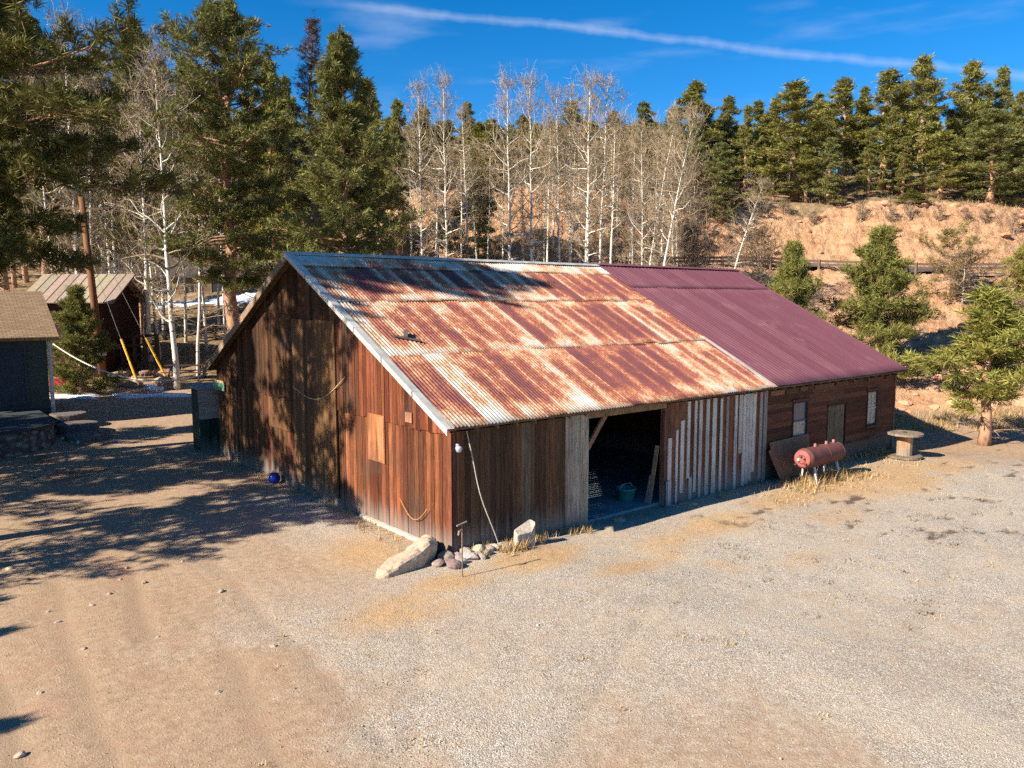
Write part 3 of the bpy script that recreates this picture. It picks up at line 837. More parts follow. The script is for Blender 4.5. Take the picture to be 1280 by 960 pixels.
        if kind:
            xm = (a + b) / 2
            m.box(xm - .015, xm + .015, -.04, -.02, z0 + f, zm - .03, s); m.box(xm - .015, xm + .015, -.04, -.02, zm + .03, z1 - f, s)
            for q in (z0 + (zm - z0) * .55, zm + (z1 - zm) * .5): m.box(a + f, b - f, -.038, -.022, q - .012, q + .012, s)
        m.build("sash", M_attr, fr)
        def pane(n, p0, p1, mt):
            g = MB(); g.box(a + f, b - f, -.018, -.01, p0, p1, (.1, .1, .1)); g.build(n, mt, fr)
        t = NT("painted_reflection_glass"); p = t.pos()  # pale mottling painted in place of the yard's reflection in the panes
        nn = t.noise(t.mapv(p, (9., 1., 5.)), 1., 4, .7)
        cc = t.ramp(nn, [(.36, (.09, .075, .06)), (.46, (.3, .275, .23)), (.6, (.42, .39, .33))])
        t.set(Base__Color=cc, Roughness=.25); t.b.inputs["Specular IOR Level"].default_value = .5
        t2 = NT("blue_grey_glass"); nn = t2.noise(t2.mapv(t2.pos(), (12., 1., .5)), 1., 3)
        t2.set(Base__Color=t2.ramp(nn, [(.35, (.03, .045, .065)), (.65, (.10, .14, .19))]), Roughness=.12); t2.b.inputs["Specular IOR Level"].default_value = .5
        pane("pane", z0 + f, zm - .03, t.m); pane("pane", zm + .03, z1 - f, t.m if kind else t2.m)
    window(14.96, 15.98, 1.0, 2.44, 0); window(20.55, 21.45, .98, 2.42, 1)
    m = MB(); m.lathe([(.02, 0), (.06, .02), (.085, .1), (.075, .14), (.02, .155)], 10, (.08, -.17, 2.5), (.36, .4, .45)); m.box(.05, .11, -.17, -.08, 2.63, 2.7, (.3, .3, .3)); m.build("wall_lamp", M_metal, barn, smooth=True)
    # cable from the eave to the ground
    m = MB(); pts = [(.35 + .75 * t ** 1.4 + .03 * math.sin(9 * t), -.12 - .35 * t, 2.98 - 3.05 * t) for t in [i / 12 for i in range(13)]]
    m.tube(pts, .014, 6, (.42, .38, .33)); m.build("eave_cable", M_attr, barn)
    # green board under the rear eave at the back corner
    m = MB(); m.box(-.12, -.085, 14.9, 16.1, 2.62, 2.95, (.12, .27, .17)); m.box(-.13, -.121, 14.9, 16.1, 2.9, 3.0, (.45, .36, .22)); m.build("green_board", M_attr, barn)
front()

def corr(x0, x1, ya, yb, pitch, amp, nrow, edge_jit, lift=0.0, seed=1, samp=6, wav=.015):
    """corrugated sheet grid on the front slope between y=ya and y=yb"""
    n = int((x1 - x0) / pitch * samp) + 1
    xs = np.linspace(x0, x1, n)
    V = []
    for j in range(nrow + 1):
        t = j / nrow
        sh = np.floor((xs + .47) / .64)
        jit = edge_jit * (_hash(sh, np.full_like(sh, seed), seed) - .5)
        y = ya + (yb - ya) * t + jit * (1 if j in (0,) else 0)
        z = ZR - SL * np.abs(y - YR) + amp * (np.cos(2 * math.pi * xs / pitch) if pitch < .2 else 2 * np.clip(np.cos(2 * math.pi * xs / pitch) * 2 - 1.3, 0, .5)) + lift * (1 - t)
        z = z + (vnoise(xs * .8, y * .9 + seed, 3 + seed) - .5) * wav * 2 + (1 if j == 0 else 0) * (_hash(sh, sh * 0 + 3, seed) ** 3) * .012
        V.append(np.stack([xs, np.broadcast_to(y, xs.shape), z], -1))
    V = np.concatenate(V)
    i = np.arange((nrow + 1) * n).reshape(nrow + 1, n)
    F = np.stack([i[:-1, :-1], i[:-1, 1:], i[1:, 1:], i[1:, :-1]], -1).reshape(-1, 4)
    return V, F

def roofs():
    def join(parts):
        Vs = []; Fs = []; b = 0
        for V, F in parts: Vs.append(V); Fs.append(F + b); b += len(V)
        return np.concatenate(Vs), np.concatenate(Fs)
    V, F = join([corr(-.42, XS - .02, YE, 2.5, .108, .017, 10, .05, .012, 1), corr(-.42, XS - .02, 2.44, 5.3, .108, .017, 10, .13, .007, 2), corr(-.42, XS - .02, 5.24, 7.4, .108, .017, 8, .12, .007, 3), corr(-.42, XS - .02, 7.34, YR, .108, .017, 4, .04, .007, 4)])
    roof = link("rusty_roof", raw_mesh("rusty_roof", V + [0, 0, .03], F, M_rust, None, True), barn)
    mod = roof.modifiers.new("sheet", 'SOLIDIFY'); mod.thickness = .004
    V, F = join([corr(XS - .06, L + .3, YE - .04, 6.28, .23, .02, 14, .02, .012, 5, 10, .012), corr(XS - .06, L + .3, 6.2, YR, .23, .02, 6, .02, .006, 6, 10, .012)])
    pr = link("maroon_roof", raw_mesh("maroon_roof", V + [0, 0, .075], F, M_purple, None, True), barn)
    mod = pr.modifiers.new("sheet", 'SOLIDIFY'); mod.thickness = .004
    # rear slope (mirrored, plain)
    for nm, a, b, mt, up in (("rusty_roof_rear", -.42, XS - .02, M_rust, .03), ("maroon_roof_rear", XS - .06, L + .3, M_purple, .075)):
        V, F = corr(a, b, YR, YB, .17, .012, 6, 0, 0, 8, 4)
        o = link(nm, raw_mesh(nm, V + [0, 0, up], F, mt, None, True), barn)
        mod = o.modifiers.new("sheet", 'SOLIDIFY'); mod.thickness = .004
    # board deck beneath the sheets
    m = MB()
    for (ya, yb) in ((YE + .06, YR - .005), (YR + .005, YB - .05)):
        za, zb = zr(ya), zr(yb)
        m.hexa([(-.36, ya, za - .06), (L + .24, ya, za - .06), (L + .24, yb, zb - .06), (-.36, yb, zb - .06), (-.36, ya, za - .005), (L + .24, ya, za - .005), (L + .24, yb, zb - .005), (-.36, yb, zb - .005)], (.15, .1, .06))
    m.build("roof_deck", MT, barn)
    # rafters' tails under the eave
    x = .5
    while x < L:
        m = MB()
        if not 4.5 < x < 7.9:
            m.hexa([(x, YE + .1, zr(YE + .1) - .18), (x + .05, YE + .1, zr(YE + .1) - .18), (x + .05, -.09, zr(-.09) - .2), (x, -.09, zr(-.09) - .2), (x, YE + .1, zr(YE + .1) - .065), (x + .05, YE + .1, zr(YE + .1) - .065), (x + .05, -.09, zr(-.09) - .065), (x, -.09, zr(-.09) - .065)], (.16, .1, .06))
            m.build("rafter_tail", MT, barn)
        x += .61
    # pale rake trim lying on the near edge of the front slope
    m = MB(); n = 6
    for k in range(n):
        a = YE - .03 + (YR - YE) * k / n; b = YE - .03 + (YR - YE) * (k + 1) / n + .04
        zo = .055 + .003 * (k % 2); h = .03
        za, zb = zr(a) + zo, zr(b) + zo
        m.hexa([(-.47, a, za), (-.26, a, za), (-.26, b, zb), (-.47, b, zb), (-.47, a, za + .006), (-.26, a, za + .006), (-.26, b, zb + .006), (-.47, b, zb + .006)], (.5, .5, .5))
        m.hexa([(-.476, a, za - .15), (-.47, a, za - .15), (-.47, b, zb - .15), (-.476, b, zb - .15), (-.476, a, za + .006), (-.47, a, za + .006), (-.47, b, zb + .006), (-.476, b, zb + .006)], (.5, .5, .5))
    m.build("rake_trim", M_galv, barn)
    # weathered fascia boards on the rear rake
    m = MB(); ys = [YR, 10.6, 13.2, YB]
    for a, b in zip(ys[:-1], ys[1:]):
        za, zb = zr(a), zr(b); w = rb.uniform(-.01, .01)
        m.hexa([(-.44 + w, a, za - .24), (-.4, a, za - .24), (-.4, b - .03, zb - .24), (-.44 + w, b - .03, zb - .24), (-.44 + w, a, za + .02), (-.4, a, za + .02), (-.4, b - .03, zb + .02), (-.44 + w, b - .03, zb + .02)], tint((.25, .19, .12), .2))
    m.build("rear_rake_fascia", MT, barn)
    # ridge cap
    m = MB()
    for k in range(6):
        a = -.46 + (XS + .4) * k / 6; b = -.46 + (XS + .4) * (k + 1) / 6 + .05; zo = .06 + .004 * (k % 2)
        for s in (-1, 1):
            m.hexa([(a, YR, ZR + zo), (b, YR, ZR + zo), (b, YR + s * .2, ZR + zo - .09), (a, YR + s * .2, ZR + zo - .09), (a, YR, ZR + zo + .01), (b, YR, ZR + zo + .01), (b, YR + s * .2, ZR + zo - .08), (a, YR + s * .2, ZR + zo - .08)], (.4, .4, .4))
    m.build("ridge_cap", M_galv, barn)
    m = MB()
    for s in (-1, 1):
        a, b = XS - .1, L + .32
        m.hexa([(a, YR, ZR + .1), (b, YR, ZR + .1), (b, YR + s * .22, ZR + .02), (a, YR + s * .22, ZR + .02), (a, YR, ZR + .115), (b, YR, ZR + .115), (b, YR + s * .22, ZR + .035), (a, YR + s * .22, ZR + .035)], (.4, .4, .4))
    m.build("maroon_ridge_cap", M_purple, barn)
    # pale lap strip where the two roofs meet
    m = MB(); a, b = YE, 2.7
    m.hexa([(XS - .32, a, zr(a) + .05), (XS - .03, a, zr(a) + .05), (XS - .03, b, zr(b) + .05), (XS - .2, b, zr(b) + .05), (XS - .32, a, zr(a) + .056), (XS - .03, a, zr(a) + .056), (XS - .03, b, zr(b) + .056), (XS - .2, b, zr(b) + .056)], (.5, .5, .5))
    m.build("lap_strip", m_plain("pale_sheet", (.55, .5, .43), .6, 0, .15, 5.), barn)
    # bracket left lying on the sheets
    m = MB(); z0 = zr(3.1) + .06
    m.beam((.45, 3.35, zr(3.35) + .09), (1.15, 3.05, zr(3.05) + .09), .09, .05, (.12, .1, .09)); m.beam((.75, 3.2, zr(3.2) + .09), (.95, 3.5, zr(3.5) + .12), .12, .1, (.1, .08, .07))
    m.build("roof_bracket", M_attr, barn)
roofs()

# ------------------------------------------------------------------ things round the barn
def tank():
    x0, x1, yc, zc, r = 13.7, 16.0, -1.25, .72, .345
    t = empty("steel_tank", ((x0 + x1) / 2, yc, 0)); tag(t, "faded red steel pressure tank lying on short legs before the annex window", "tank")
    lx = (x1 - x0) / 2; m = MB()
    prof = [(.02, -lx - .13), (.15, -lx - .115), (.26, -lx - .07), (.325, -lx), (r, -lx + .07), (r + .006, -lx + .08), (r, -lx + .1)] + [(r, -lx + .1 + (2 * lx - .2) * i / 8) for i in range(1, 9)] + [(.325, lx), (.26, lx + .07), (.15, lx + .115), (.02, lx + .13)]
    m.lathe(prof, 32, (0, 0, zc), (.15, .058, .048), 'x'); m.build("shell", M_attr, t, smooth=True)
    m = MB(); m.lathe([(.3, 0), (.3, -.004), (.23, -.03), (.12, -.06), (.02, -.075)], 28, (-lx - .06, 0, zc), (.36, .10, .08), 'x'); m.build("end_cap", M_attr, t, smooth=True)
    for dx, dz, s in ((0, .1, .045), (.09, -.02, .05), (-.17, -.14, .035), (-.12, .03, .03), (.19, -.2, .035)):
        m = MB(); m.lathe([(s, 0), (s, -.09), (s * .5, -.1)], 10, (-lx - .09, dx, zc + dz), (.06, .05, .05) if s != .05 else (.5, .47, .45), 'x'); m.build("port", M_metal, t)
    for dx in (-lx + .12, lx - .12, .1):
        m = MB(); m.lathe([(r - .01, dx - .02), (r + .009, dx - .015), (r + .009, dx + .015), (r - .01, dx + .02)], 32, (0, 0, zc), (.15, .055, .045), 'x'); m.build("weld_seam", M_attr, t, smooth=True)
    for dx in (-.4, .35, .85):
        m = MB(); m.lathe([(.05, r - .02), (.05, r + .07), (.035, r + .1)], 10, (dx, 0, zc), (.3, .16, .13)); m.build("fitting", M_attr, t)
    for dx in (-.75, .75):
        for s in (-1, 1):
            m = MB(); m.beam((dx, s * .2, zc - r + .05), (dx + .04, s * .3, -.2), .06, .05, (.5, .48, .46)); m.build("leg", M_metal, t)
tank()

def plate():
    m = MB(); t = empty("steel_sheet_board"); t.name = "leaning_board"; tag(t, "large brown sheet of board leaning against the wall behind the red tank", "board")
    P = [(13.42, -.62, -.24), (15.4, -.62, -.2), (15.95, -.08, 1.18), (13.42, -.08, 1.12), (13.1, -.22, .88), (13.14, -.22, .82)]
    base = [(13.45, -.66, -.24), (15.45, -.66, -.24), (15.95, -.14, 1.2), (13.38, -.14, 1.14), (13.33, -.2, .93), (13.2, -.22, .9), (13.2, -.24, .84)]
    base = base[:3] + [(13.42, -.14, 1.16), (13.36, -.23, .92), (13.22, -.235, .9), (13.25, -.3, .72)]
    n = len(base); vs = base + [(x, y + .03, z + .005) for x, y, z in base]
    m.add(vs, [tuple(range(n)), tuple(reversed(range(n, 2 * n)))] + [(i, i + n, (i + 1) % n + n, (i + 1) % n) for i in range(n)], (.22, .115, .06))
    m.build("sheet", M_attr, t)
    m = MB(); m.beam((13.6, -.62, -.24), (13.55, -.17, 1.1), .09, .03, (.12, .07, .04)); m.build("edge_batten", MH, t, loc=(0, .05, 0))
plate()

def reel():
    p = ground_px(1130, 573); s = 1.0
    t = empty("cable_reel", (p[0], p[1], p[2] + .06), R(20)); tag(t, "weathered wooden cable reel standing on end by the far corner of the barn", "cable reel")
    r = .66
    for nm, z0, c in (("flange", 0.0, (.24, .175, .125)), ("flange", .9, (.25, .19, .14))):
        m = MB(); y = -r
        while y < r - .01:
            y1 = min(y + .165, r); a0 = math.sqrt(max(0, r * r - y * y)); a1 = math.sqrt(max(0, r * r - y1 * y1))
            cc = tint(c, .15)
            pts = []
            for i in range(7):
                q = y + (y1 - .006 - y) * i / 6; pts.append((math.sqrt(max(0, r * r - q * q)), q))
            ring = pts + [(-a, b) for a, b in reversed(pts)]
            n = len(ring)
            m.add([(a, b, z0) for a, b in ring] + [(a, b, z0 + .085) for a, b in ring], [tuple(reversed(range(n))), tuple(range(n, 2 * n))] + [(i, (i + 1) % n, (i + 1) % n + n, i + n) for i in range(n)], cc)
            y = y1
        m.build(nm, MT, t)
    m = MB()
    for k in range(16):
        a = 2 * math.pi * k / 16; b = 2 * math.pi * (k + .94) / 16; ra, rb2 = .29, .26
        m.hexa([(ra * math.cos(a), ra * math.sin(a), .085), (ra * math.cos(b), ra * math.sin(b), .085), (rb2 * math.cos(b) * .9, rb2 * math.sin(b) * .9, .085), (rb2 * math.cos(a) * .9, rb2 * math.sin(a) * .9, .085),
                (ra * math.cos(a), ra * math.sin(a), .9), (ra * math.cos(b), ra * math.sin(b), .9), (rb2 * math.cos(b) * .9, rb2 * math.sin(b) * .9, .9), (rb2 * math.cos(a) * .9, rb2 * math.sin(a) * .9, .9)], tint((.55, .31, .14), .22))
    m.build("drum", MVW, t)
    m = MB(); m.lathe([(.02, .986), (.085, .986), (.085, .992), (.05, .993), (.02, .988)], 16, (0, 0, 0), (.05, .04, .03)); m.build("hub_plate", M_metal, t)
    for k in range(4):
        a = k * math.pi / 2 + .4; m = MB(); m.lathe([(.022, .985), (.022, 1.005), (.012, 1.01)], 8, (.38 * math.cos(a), .38 * math.sin(a), 0), (.2, .17, .15)); m.build("bolt", M_metal, t)
reel()

# pale boulder and heap of stones at the near corner
def rocks():
    p = np.array([-1.35, -.12, 0.0])
    m = MB()
    rr = random.Random(2)
    # long sloping boulder: swept lumpy hull
    secs = [(-1.0, .05, .05, -.02), (-.85, .2, .13, .02), (-.45, .27, .2, .07), (.1, .33, .27, .13), (.55, .33, .36, .22), (.8, .26, .34, .26), (.95, .1, .2, .24)]
    n = 26; ang = math.atan2(.24, 1.0); us = np.linspace(-1.0, .97, 22); sa = np.array(secs); vs = []
    for u in us:
        w, h, zc = (np.interp(u, sa[:, 0], sa[:, c]) for c in (1, 2, 3))
        for k in range(n):
            t = 2 * math.pi * k / n
            j = 1 + (float(fbm(u * 2.2 + 7, math.cos(t) * 1.1 + 3 * (t > math.pi), 61, 4)) - .5) * .8 + (float(vnoise(u * 9, k * .9, 62)) - .5) * .12
            a = math.cos(t) * w * j; b = math.sin(t) * h * j
            a = np.clip(a, -w * .86, w * .9); b = min(b, h * .93)
            x = u * .95
            vs.append((p[0] + x * math.cos(ang) - a * math.sin(ang), p[1] + x * math.sin(ang) + a * math.cos(ang), max(-.08, zc + b)))
    fs = []
    for i in range(len(us) - 1):
        for k in range(n): fs.append((i * n + k, (i + 1) * n + k, (i + 1) * n + (k + 1) % n, i * n + (k + 1) % n))
    fs += [tuple(range(n)), tuple(reversed(range((len(us) - 1) * n, len(us) * n)))]
    m.add(vs, fs, (.45, .335, .235))
    o = m.build("boulder", M_stone); tag(o, "long pale tan boulder sloping down at the near corner of the barn", "boulder")
    m = MB(); q = (1.72, -.62, .0)
    m.add([(-.27, -.12, -.1), (.27, -.14, -.1), (.3, .16, -.1), (-.24, .14, -.1), (-.3, -.1, .34), (.2, -.12, .36), (.3, .1, .62), (-.22, .12, .42), (.3, -.12, .58), (.02, -.16, .2)],
          [(3, 2, 1, 0), (0, 1, 9), (1, 8, 9), (8, 5, 9), (5, 4, 9), (4, 0, 9), (1, 2, 6, 8), (2, 3, 7, 6), (3, 0, 4, 7), (4, 5, 7), (5, 8, 6), (5, 6, 7)], (.40, .335, .28))
    o = m.build("standing_stone", M_stone, loc=q, bevel=.03); tag(o, "pale angular stone set upright against the weathered front boards", "stone")
    rr = random.Random(5)
    spots = [(-.35, -.25, .2), (-.12, -.42, .17), (.15, -.3, .19), (-.5, -.55, .16), (.05, -.62, .2), (.35, -.5, .15), (.55, -.32, .18), (-.25, -.72, .15), (.78, -.4, .14), (.6, -.62, .13), (1.0, -.36, .15), (1.2, -.55, .14), (-.75, -.5, .17), (-.55, -.85, .19), (.3, -.78, .12), (1.35, -.33, .13)]
    for x, y, s in spots:
        m = MB(); m.rock((0, 0, 0), (s * rr.uniform(.9, 1.4), s * rr.uniform(.8, 1.1), s * rr.uniform(.55, .85)), rr.random(), tint(rr.choice([(.26, .2, .165), (.36, .3, .26), (.3, .24, .22), (.42, .34, .28)]), .2), rr.uniform(0, 3))
        o = m.build("heap_stone", M_stone, loc=(x, y, Gs(x, y) + s * .3)); tag(o, "fist to head sized stone in the heap at the barn's near corner", "stone", "stones heaped at the near corner of the barn")
    m = MB(); m.lathe([(.12, 0), (.17, .02), (.19, .2), (.15, .3), (.05, .32)], 14, (0, 0, 0), (.02, .02, .02)); m.lathe([(.03, .32), (.03, .36), (.01, .37)], 8, (0, 0, 0), (.03, .03, .03))
    o = m.build("black_bucket", M_attr, loc=(-.38, .08, Gs(-.38, .08))); tag(o, "small black lidded pail behind the pale boulder at the barn corner", "pail")
    # standpipe
    p = ground_px(578, 722); t = empty("standpipe", tuple(p)); tag(t, "thin rusty standpipe with a tee handle before the heap of stones", "standpipe")
    m = MB(); m.tube([(0, 0, -.2), (0, 0, 1.2)], .015, 8, (.2, .12, .08)); m.build("pipe", M_attr, t)
    m = MB(); m.tube([(-.14, 0, 1.2), (.14, .02, 1.24)], .02, 8, (.25, .22, .2)); m.build("handle", M_metal, t)
    m = MB(); m.tube([(0, 0, 1.08), (-.12, -.05, 1.08), (-.14, -.06, 1.0)], .024, 8, (.25, .2, .17)); m.build("spout", M_metal, t)
rocks()

def pot():
    p = (-.33, 9.85, Gs(-.33, 9.85)); t = empty("flower_pot", p); tag(t, "round cobalt blue glazed pot at the foot of the gable", "flower pot")
    tm = NT("blue_glaze"); tm.set(Base__Color=(.012, .03, .30), Roughness=.15)
    m = MB(); m.lathe([(.12, 0), (.2, .05), (.265, .18), (.27, .28), (.23, .38), (.2, .42), (.23, .46), (.22, .47), (.17, .43)], 24, (0, 0, 0)); m.build("pot", tm.m, t, smooth=True)
    m = MB(); m.lathe([(.17, .4), (.1, .43), (.02, .44)], 14, (0, 0, 0), (.06, .04, .03)); m.build("soil", M_attr, t)
    m = MB(); rr = random.Random(3)
    for k in range(26):
        a = rr.uniform(0, 6.28); l = rr.uniform(.1, .26); e = rr.uniform(.2, 1.3)
        b = Vector((.08 * math.cos(a), .08 * math.sin(a), .42)); c = b + Vector((math.cos(a) * l * math.cos(e), math.sin(a) * l * math.cos(e), l * math.sin(e))); s = Vector((-math.sin(a), math.cos(a), 0)) * .02
        m.add([b - s, b + s, c], [(0, 1, 2)], (.16, .14, .07))
    m.build("plant", M_straw, t)
pot()
bpy.data.objects['flower_pot'].scale = (.72, .72, .72)

def shed():
    t = empty("storage_shed", (-.35, 17.0, 0)); tag(t, "narrow dark green shed with a pale plywood upper front beside the barn's back corner", "shed")
    g = (.018, .045, .032); z0 = Gs(.3, 17.5) - .1
    m = MB()
    x = -.35
    for k in range(7): m.box(-.35 + k * .2, -.35 + k * .2 + .192, 0, .03, z0, 1.28, tint(g, .25))
    m.build("green_front", MV, t, loc=(.3, 0, 0))
    m = MB(); m.box(-.0, 1.35, .035, 1.1, z0, 2.45, g); m.build("body", M_attr, t)
    m = MB(); m.box(-.06, 1.42, -.03, .03, 1.3, 2.0, (.33, .29, .25)); m.box(-.08, 1.42, -.035, .03, 2.005, 2.5, (.35, .31, .27)); m.build("plywood_front", MH, t)
    m = MB(); m.hexa([(-.15, -.12, 2.52), (1.5, -.12, 2.52), (1.5, 1.2, 2.62), (-.15, 1.2, 2.62), (-.15, -.12, 2.56), (1.5, -.12, 2.56), (1.5, 1.2, 2.66), (-.15, 1.2, 2.66)], (.3, .28, .25)); m.build("roof", M_attr, t)
shed()

def inside():
    # what shows in the open bay
    t = empty("tub", (8.0 - .75, .95, -.075)); t.name = "plastic_tub"; tag(t, "teal plastic tub on the barn floor inside the right side of the opening", "tub")
    m = MB(); m.lathe([(.2, 0), (.24, .02), (.29, .36), (.32, .36), (.32, .4), (.28, .4), (.27, .33), (.22, .05)], 22, (0, 0, 0), (.03, .22, .22)); m.build("tub_body", M_attr, t, smooth=True)
    m = MB(); m.tube([(-.3, 0, .36), (-.2, 0, .52), (.2, 0, .52), (.3, 0, .36)], .012, 6, (.3, .3, .3)); m.build("handle", M_metal, t)
    for i, (x, h, ln, c, lab) in enumerate(((7.72, 1.7, .25, (.26, .18, .11), "tall brown plank leaning on the right jamb of the open bay"), (7.6, .75, .12, (.34, .27, .19), "short pale plank leaning inside the open bay by the teal tub"))):
        m = MB(); m.beam((x - ln, .22 + .1 * i, -.07), (x + .02, .16 + .1 * i, h), .03, .14, c, (0, 1, 0)); tag(m.build("plank", MV), lab, "plank")
    m = MB(); m.box(7.86, 8.02, -.18, -.1, -.17, .62, (.5, .47, .44)); tag(m.build("short_board", MVP), "short white board propped upright at the left end of the striped boards", "board")
    # a bench and stored timber deep in the dark
    t = empty("workbench", (7.5, 10, -.075)); tag(t, "dark wooden workbench deep in the shadowed open bay", "workbench")
    m = MB(); m.box(-2.2, 2.2, -.4, .4, .85, .93, (.12, .08, .05)); m.build("top", MT, t)
    for a in (-2.1, 2.0):
        for b in (-.35, .25): m = MB(); m.box(a, a + .1, b, b + .1, 0, .85, (.1, .07, .05)); m.build("leg", MT, t)
inside()

# ------------------------------------------------------------------ the house on the left edge
def shingles():
    t = NT("brown_shingles"); p = t.obj()
    br = t.n('ShaderNodeTexBrick', Vector=t.n('ShaderNodeVectorMath', _operation='MULTIPLY', i0=p, i1=(1., 1.1, 1.)).outputs[0], Scale=1., Color1=(.34, .235, .14, 1), Color2=(.26, .17, .10, 1), Mortar=(.11, .07, .045, 1))
    br.inputs['Brick Width'].default_value = .32; br.inputs['Row Height'].default_value = .15; br.inputs['Mortar Size'].default_value = .012
    n = t.noise(p, 20., 4); c = t.mix(.5, br.outputs[0], t.mix(n, (.4, .4, .4), (1.6, 1.6, 1.6)), 'MULTIPLY')
    t.set(Base__Color=c, Roughness=.9, Normal=t.bump(br.outputs[1], -.6, .02))
    return t.m

def house():
    x1, y0 = at(58, 37.0); zp = zof(505, 37.0); ze = zof(421, 37.0)
    t = empty("green_house", (x1, y0, zp)); tag(t, "dark green house with a brown shingle roof at the left edge", "house")
    h = ze - zp
    m = MB(); z = -1.2
    while z < h:
        m.hexa([(-7, -.02, z), (0, -.02, z), (0, 6.5, z), (-7, 6.5, z), (-7, 0, z + .195), (-.02, 0, z + .195), (-.02, 6.48, z + .195), (-7, 6.48, z + .195)], tint((.07, .088, .07), .08, .02)); z += .2
    m.build("wall", M_attr, t)
    m = MB(); m.add([(0, 0, h), (0, 6.5, h), (0, 3.25, h + 1.9), (-.06, 0, h), (-.06, 6.5, h), (-.06, 3.25, h + 1.9)], [(0, 1, 2), (5, 4, 3), (0, 3, 4, 1), (1, 4, 5, 2), (2, 5, 3, 0)], (.06, .09, .085)); m.build("gable_end", M_attr, t)
    # roof
    ms = shingles()
    for s in (0, 1):
        k = 2.15 / 3.75; yr = 3.25
        a = math.atan(k); ln = 3.75 / math.cos(a)
        m = MB(); m.box(-7.3, .45, 0, ln, -.06, .06, (1, 1, 1)); m.box(-7.3, .45, -.025, 0, -.12, .05, (.3, .2, .12))
        o = m.build("roof", ms, t)
        if s == 0: o.location = (0, -.5, h - .03); o.rotation_euler = (a, 0, 0)
        else: o.location = (-6.85, 7.0, h - .03); o.rotation_euler = (a, 0, math.pi)
    d = MB(); d.box(-2.35, -.98, -.07, -.03, .02, 2.75, (.045, .06, .08)); dd = d.build("door", M_attr, t)
    m = MB(); c = (.06, .07, .085)
    m.box(-2.45, -2.36, -.085, -.03, 0, 2.85, c); m.box(-.97, -.88, -.085, -.03, 0, 2.85, c); m.box(-2.36, -.97, -.085, -.03, 2.76, 2.85, c); m.build("door_frame", M_attr, dd)
    m = MB(); m.lathe([(.03, 0), (.03, .06), (.05, .07), (.02, .1)], 10, (-1.1, -.2, 1.1), (.2, .18, .15)); m.build("knob", M_metal, dd)
    m = MB(); m.tube([(.1, -.06, h - .1), (.1, -.06, -.6)], .09, 10, (.62, .58, .52)); m.build("downspout", M_attr, t)
    # stone porch with rounded corner
    xa, ya = at(72, 31.2); zt = -.25
    m = MB(); m2 = MB()
    ring = []
    cx_, cy_ = xa - 2.2, ya + 2.2
    for k in range(9):
        q = -math.pi / 2 + math.pi / 2 * k / 8
        ring.append((cx_ + 2.2 * math.cos(q), cy_ + 2.2 * math.sin(q)))
    ring = [(x1 - 7, ya)] + ring + [(xa, y0 - .05), (x1 - 7, y0 - .05)]
    n = len(ring); zb = -zp - .4
    m.add([(a - x1, b - y0, zb) for a, b in ring] + [(a - x1, b - y0, zt) for a, b in ring], [tuple(reversed(range(n)))] + [(i, (i + 1) % n, (i + 1) % n + n, i + n) for i in range(n)] + [tuple(range(n, 2 * n))], (.3, .23, .18))
    ts = NT("mortared_stone"); p = ts.obj(); v = ts.vor(ts.mapv(p, (3.2, 3.2, 5.)), 1.); cr = ts.n('ShaderNodeSeparateColor', i0=v.outputs['Color']).outputs[0]
    ts.set(Base__Color=ts.mix(ts.ss(.4, .6, v.outputs['Distance']), ts.ramp(cr, [(0, (.15, .11, .09)), (1, (.36, .27, .2))]), (.1, .08, .07)), Roughness=.9, Normal=ts.bump(v.outputs['Distance'], -.6, .05))
    m.build("stone_porch", ts.m, t)
    m2.add([((a - x1) * 1.0 + .06, b - y0 - .06, zt) for a, b in ring] + [((a - x1) + .06, b - y0 - .06, zt + .12) for a, b in ring], [tuple(reversed(range(n))), tuple(range(n, 2 * n))] + [(i, (i + 1) % n, (i + 1) % n + n, i + n) for i in range(n)], (.05, .06, .062))
    m2.build("porch_slab", M_attr, t)
    # curved stone steps down from the porch
    for k, (px, py, rr2, lab) in enumerate(((86, 518, .8, "top"), (98, 526, .85, "mid"), (110, 534, .9, "low"))):
        pp = ground_px(px, py + 14)
        q = empty("stone_step", (pp[0], pp[1], pp[2])); 
        tag(q, {"top": "highest of three round grey stone steps beside the house porch", "mid": "middle one of three round grey stone steps beside the house porch", "low": "lowest of three round grey stone steps beside the house porch"}[lab], "step", "round steps beside the porch")
        hh = .6 - .18 * k
        m = MB(); m.lathe([(rr2 - .05, -.3), (rr2, -.2), (rr2, hh - .05), (rr2 - .05, hh), (.05, hh + .005)], 26, (0, 0, 0), (.15, .125, .11)); m.build("tread", M_stone, q)
house()

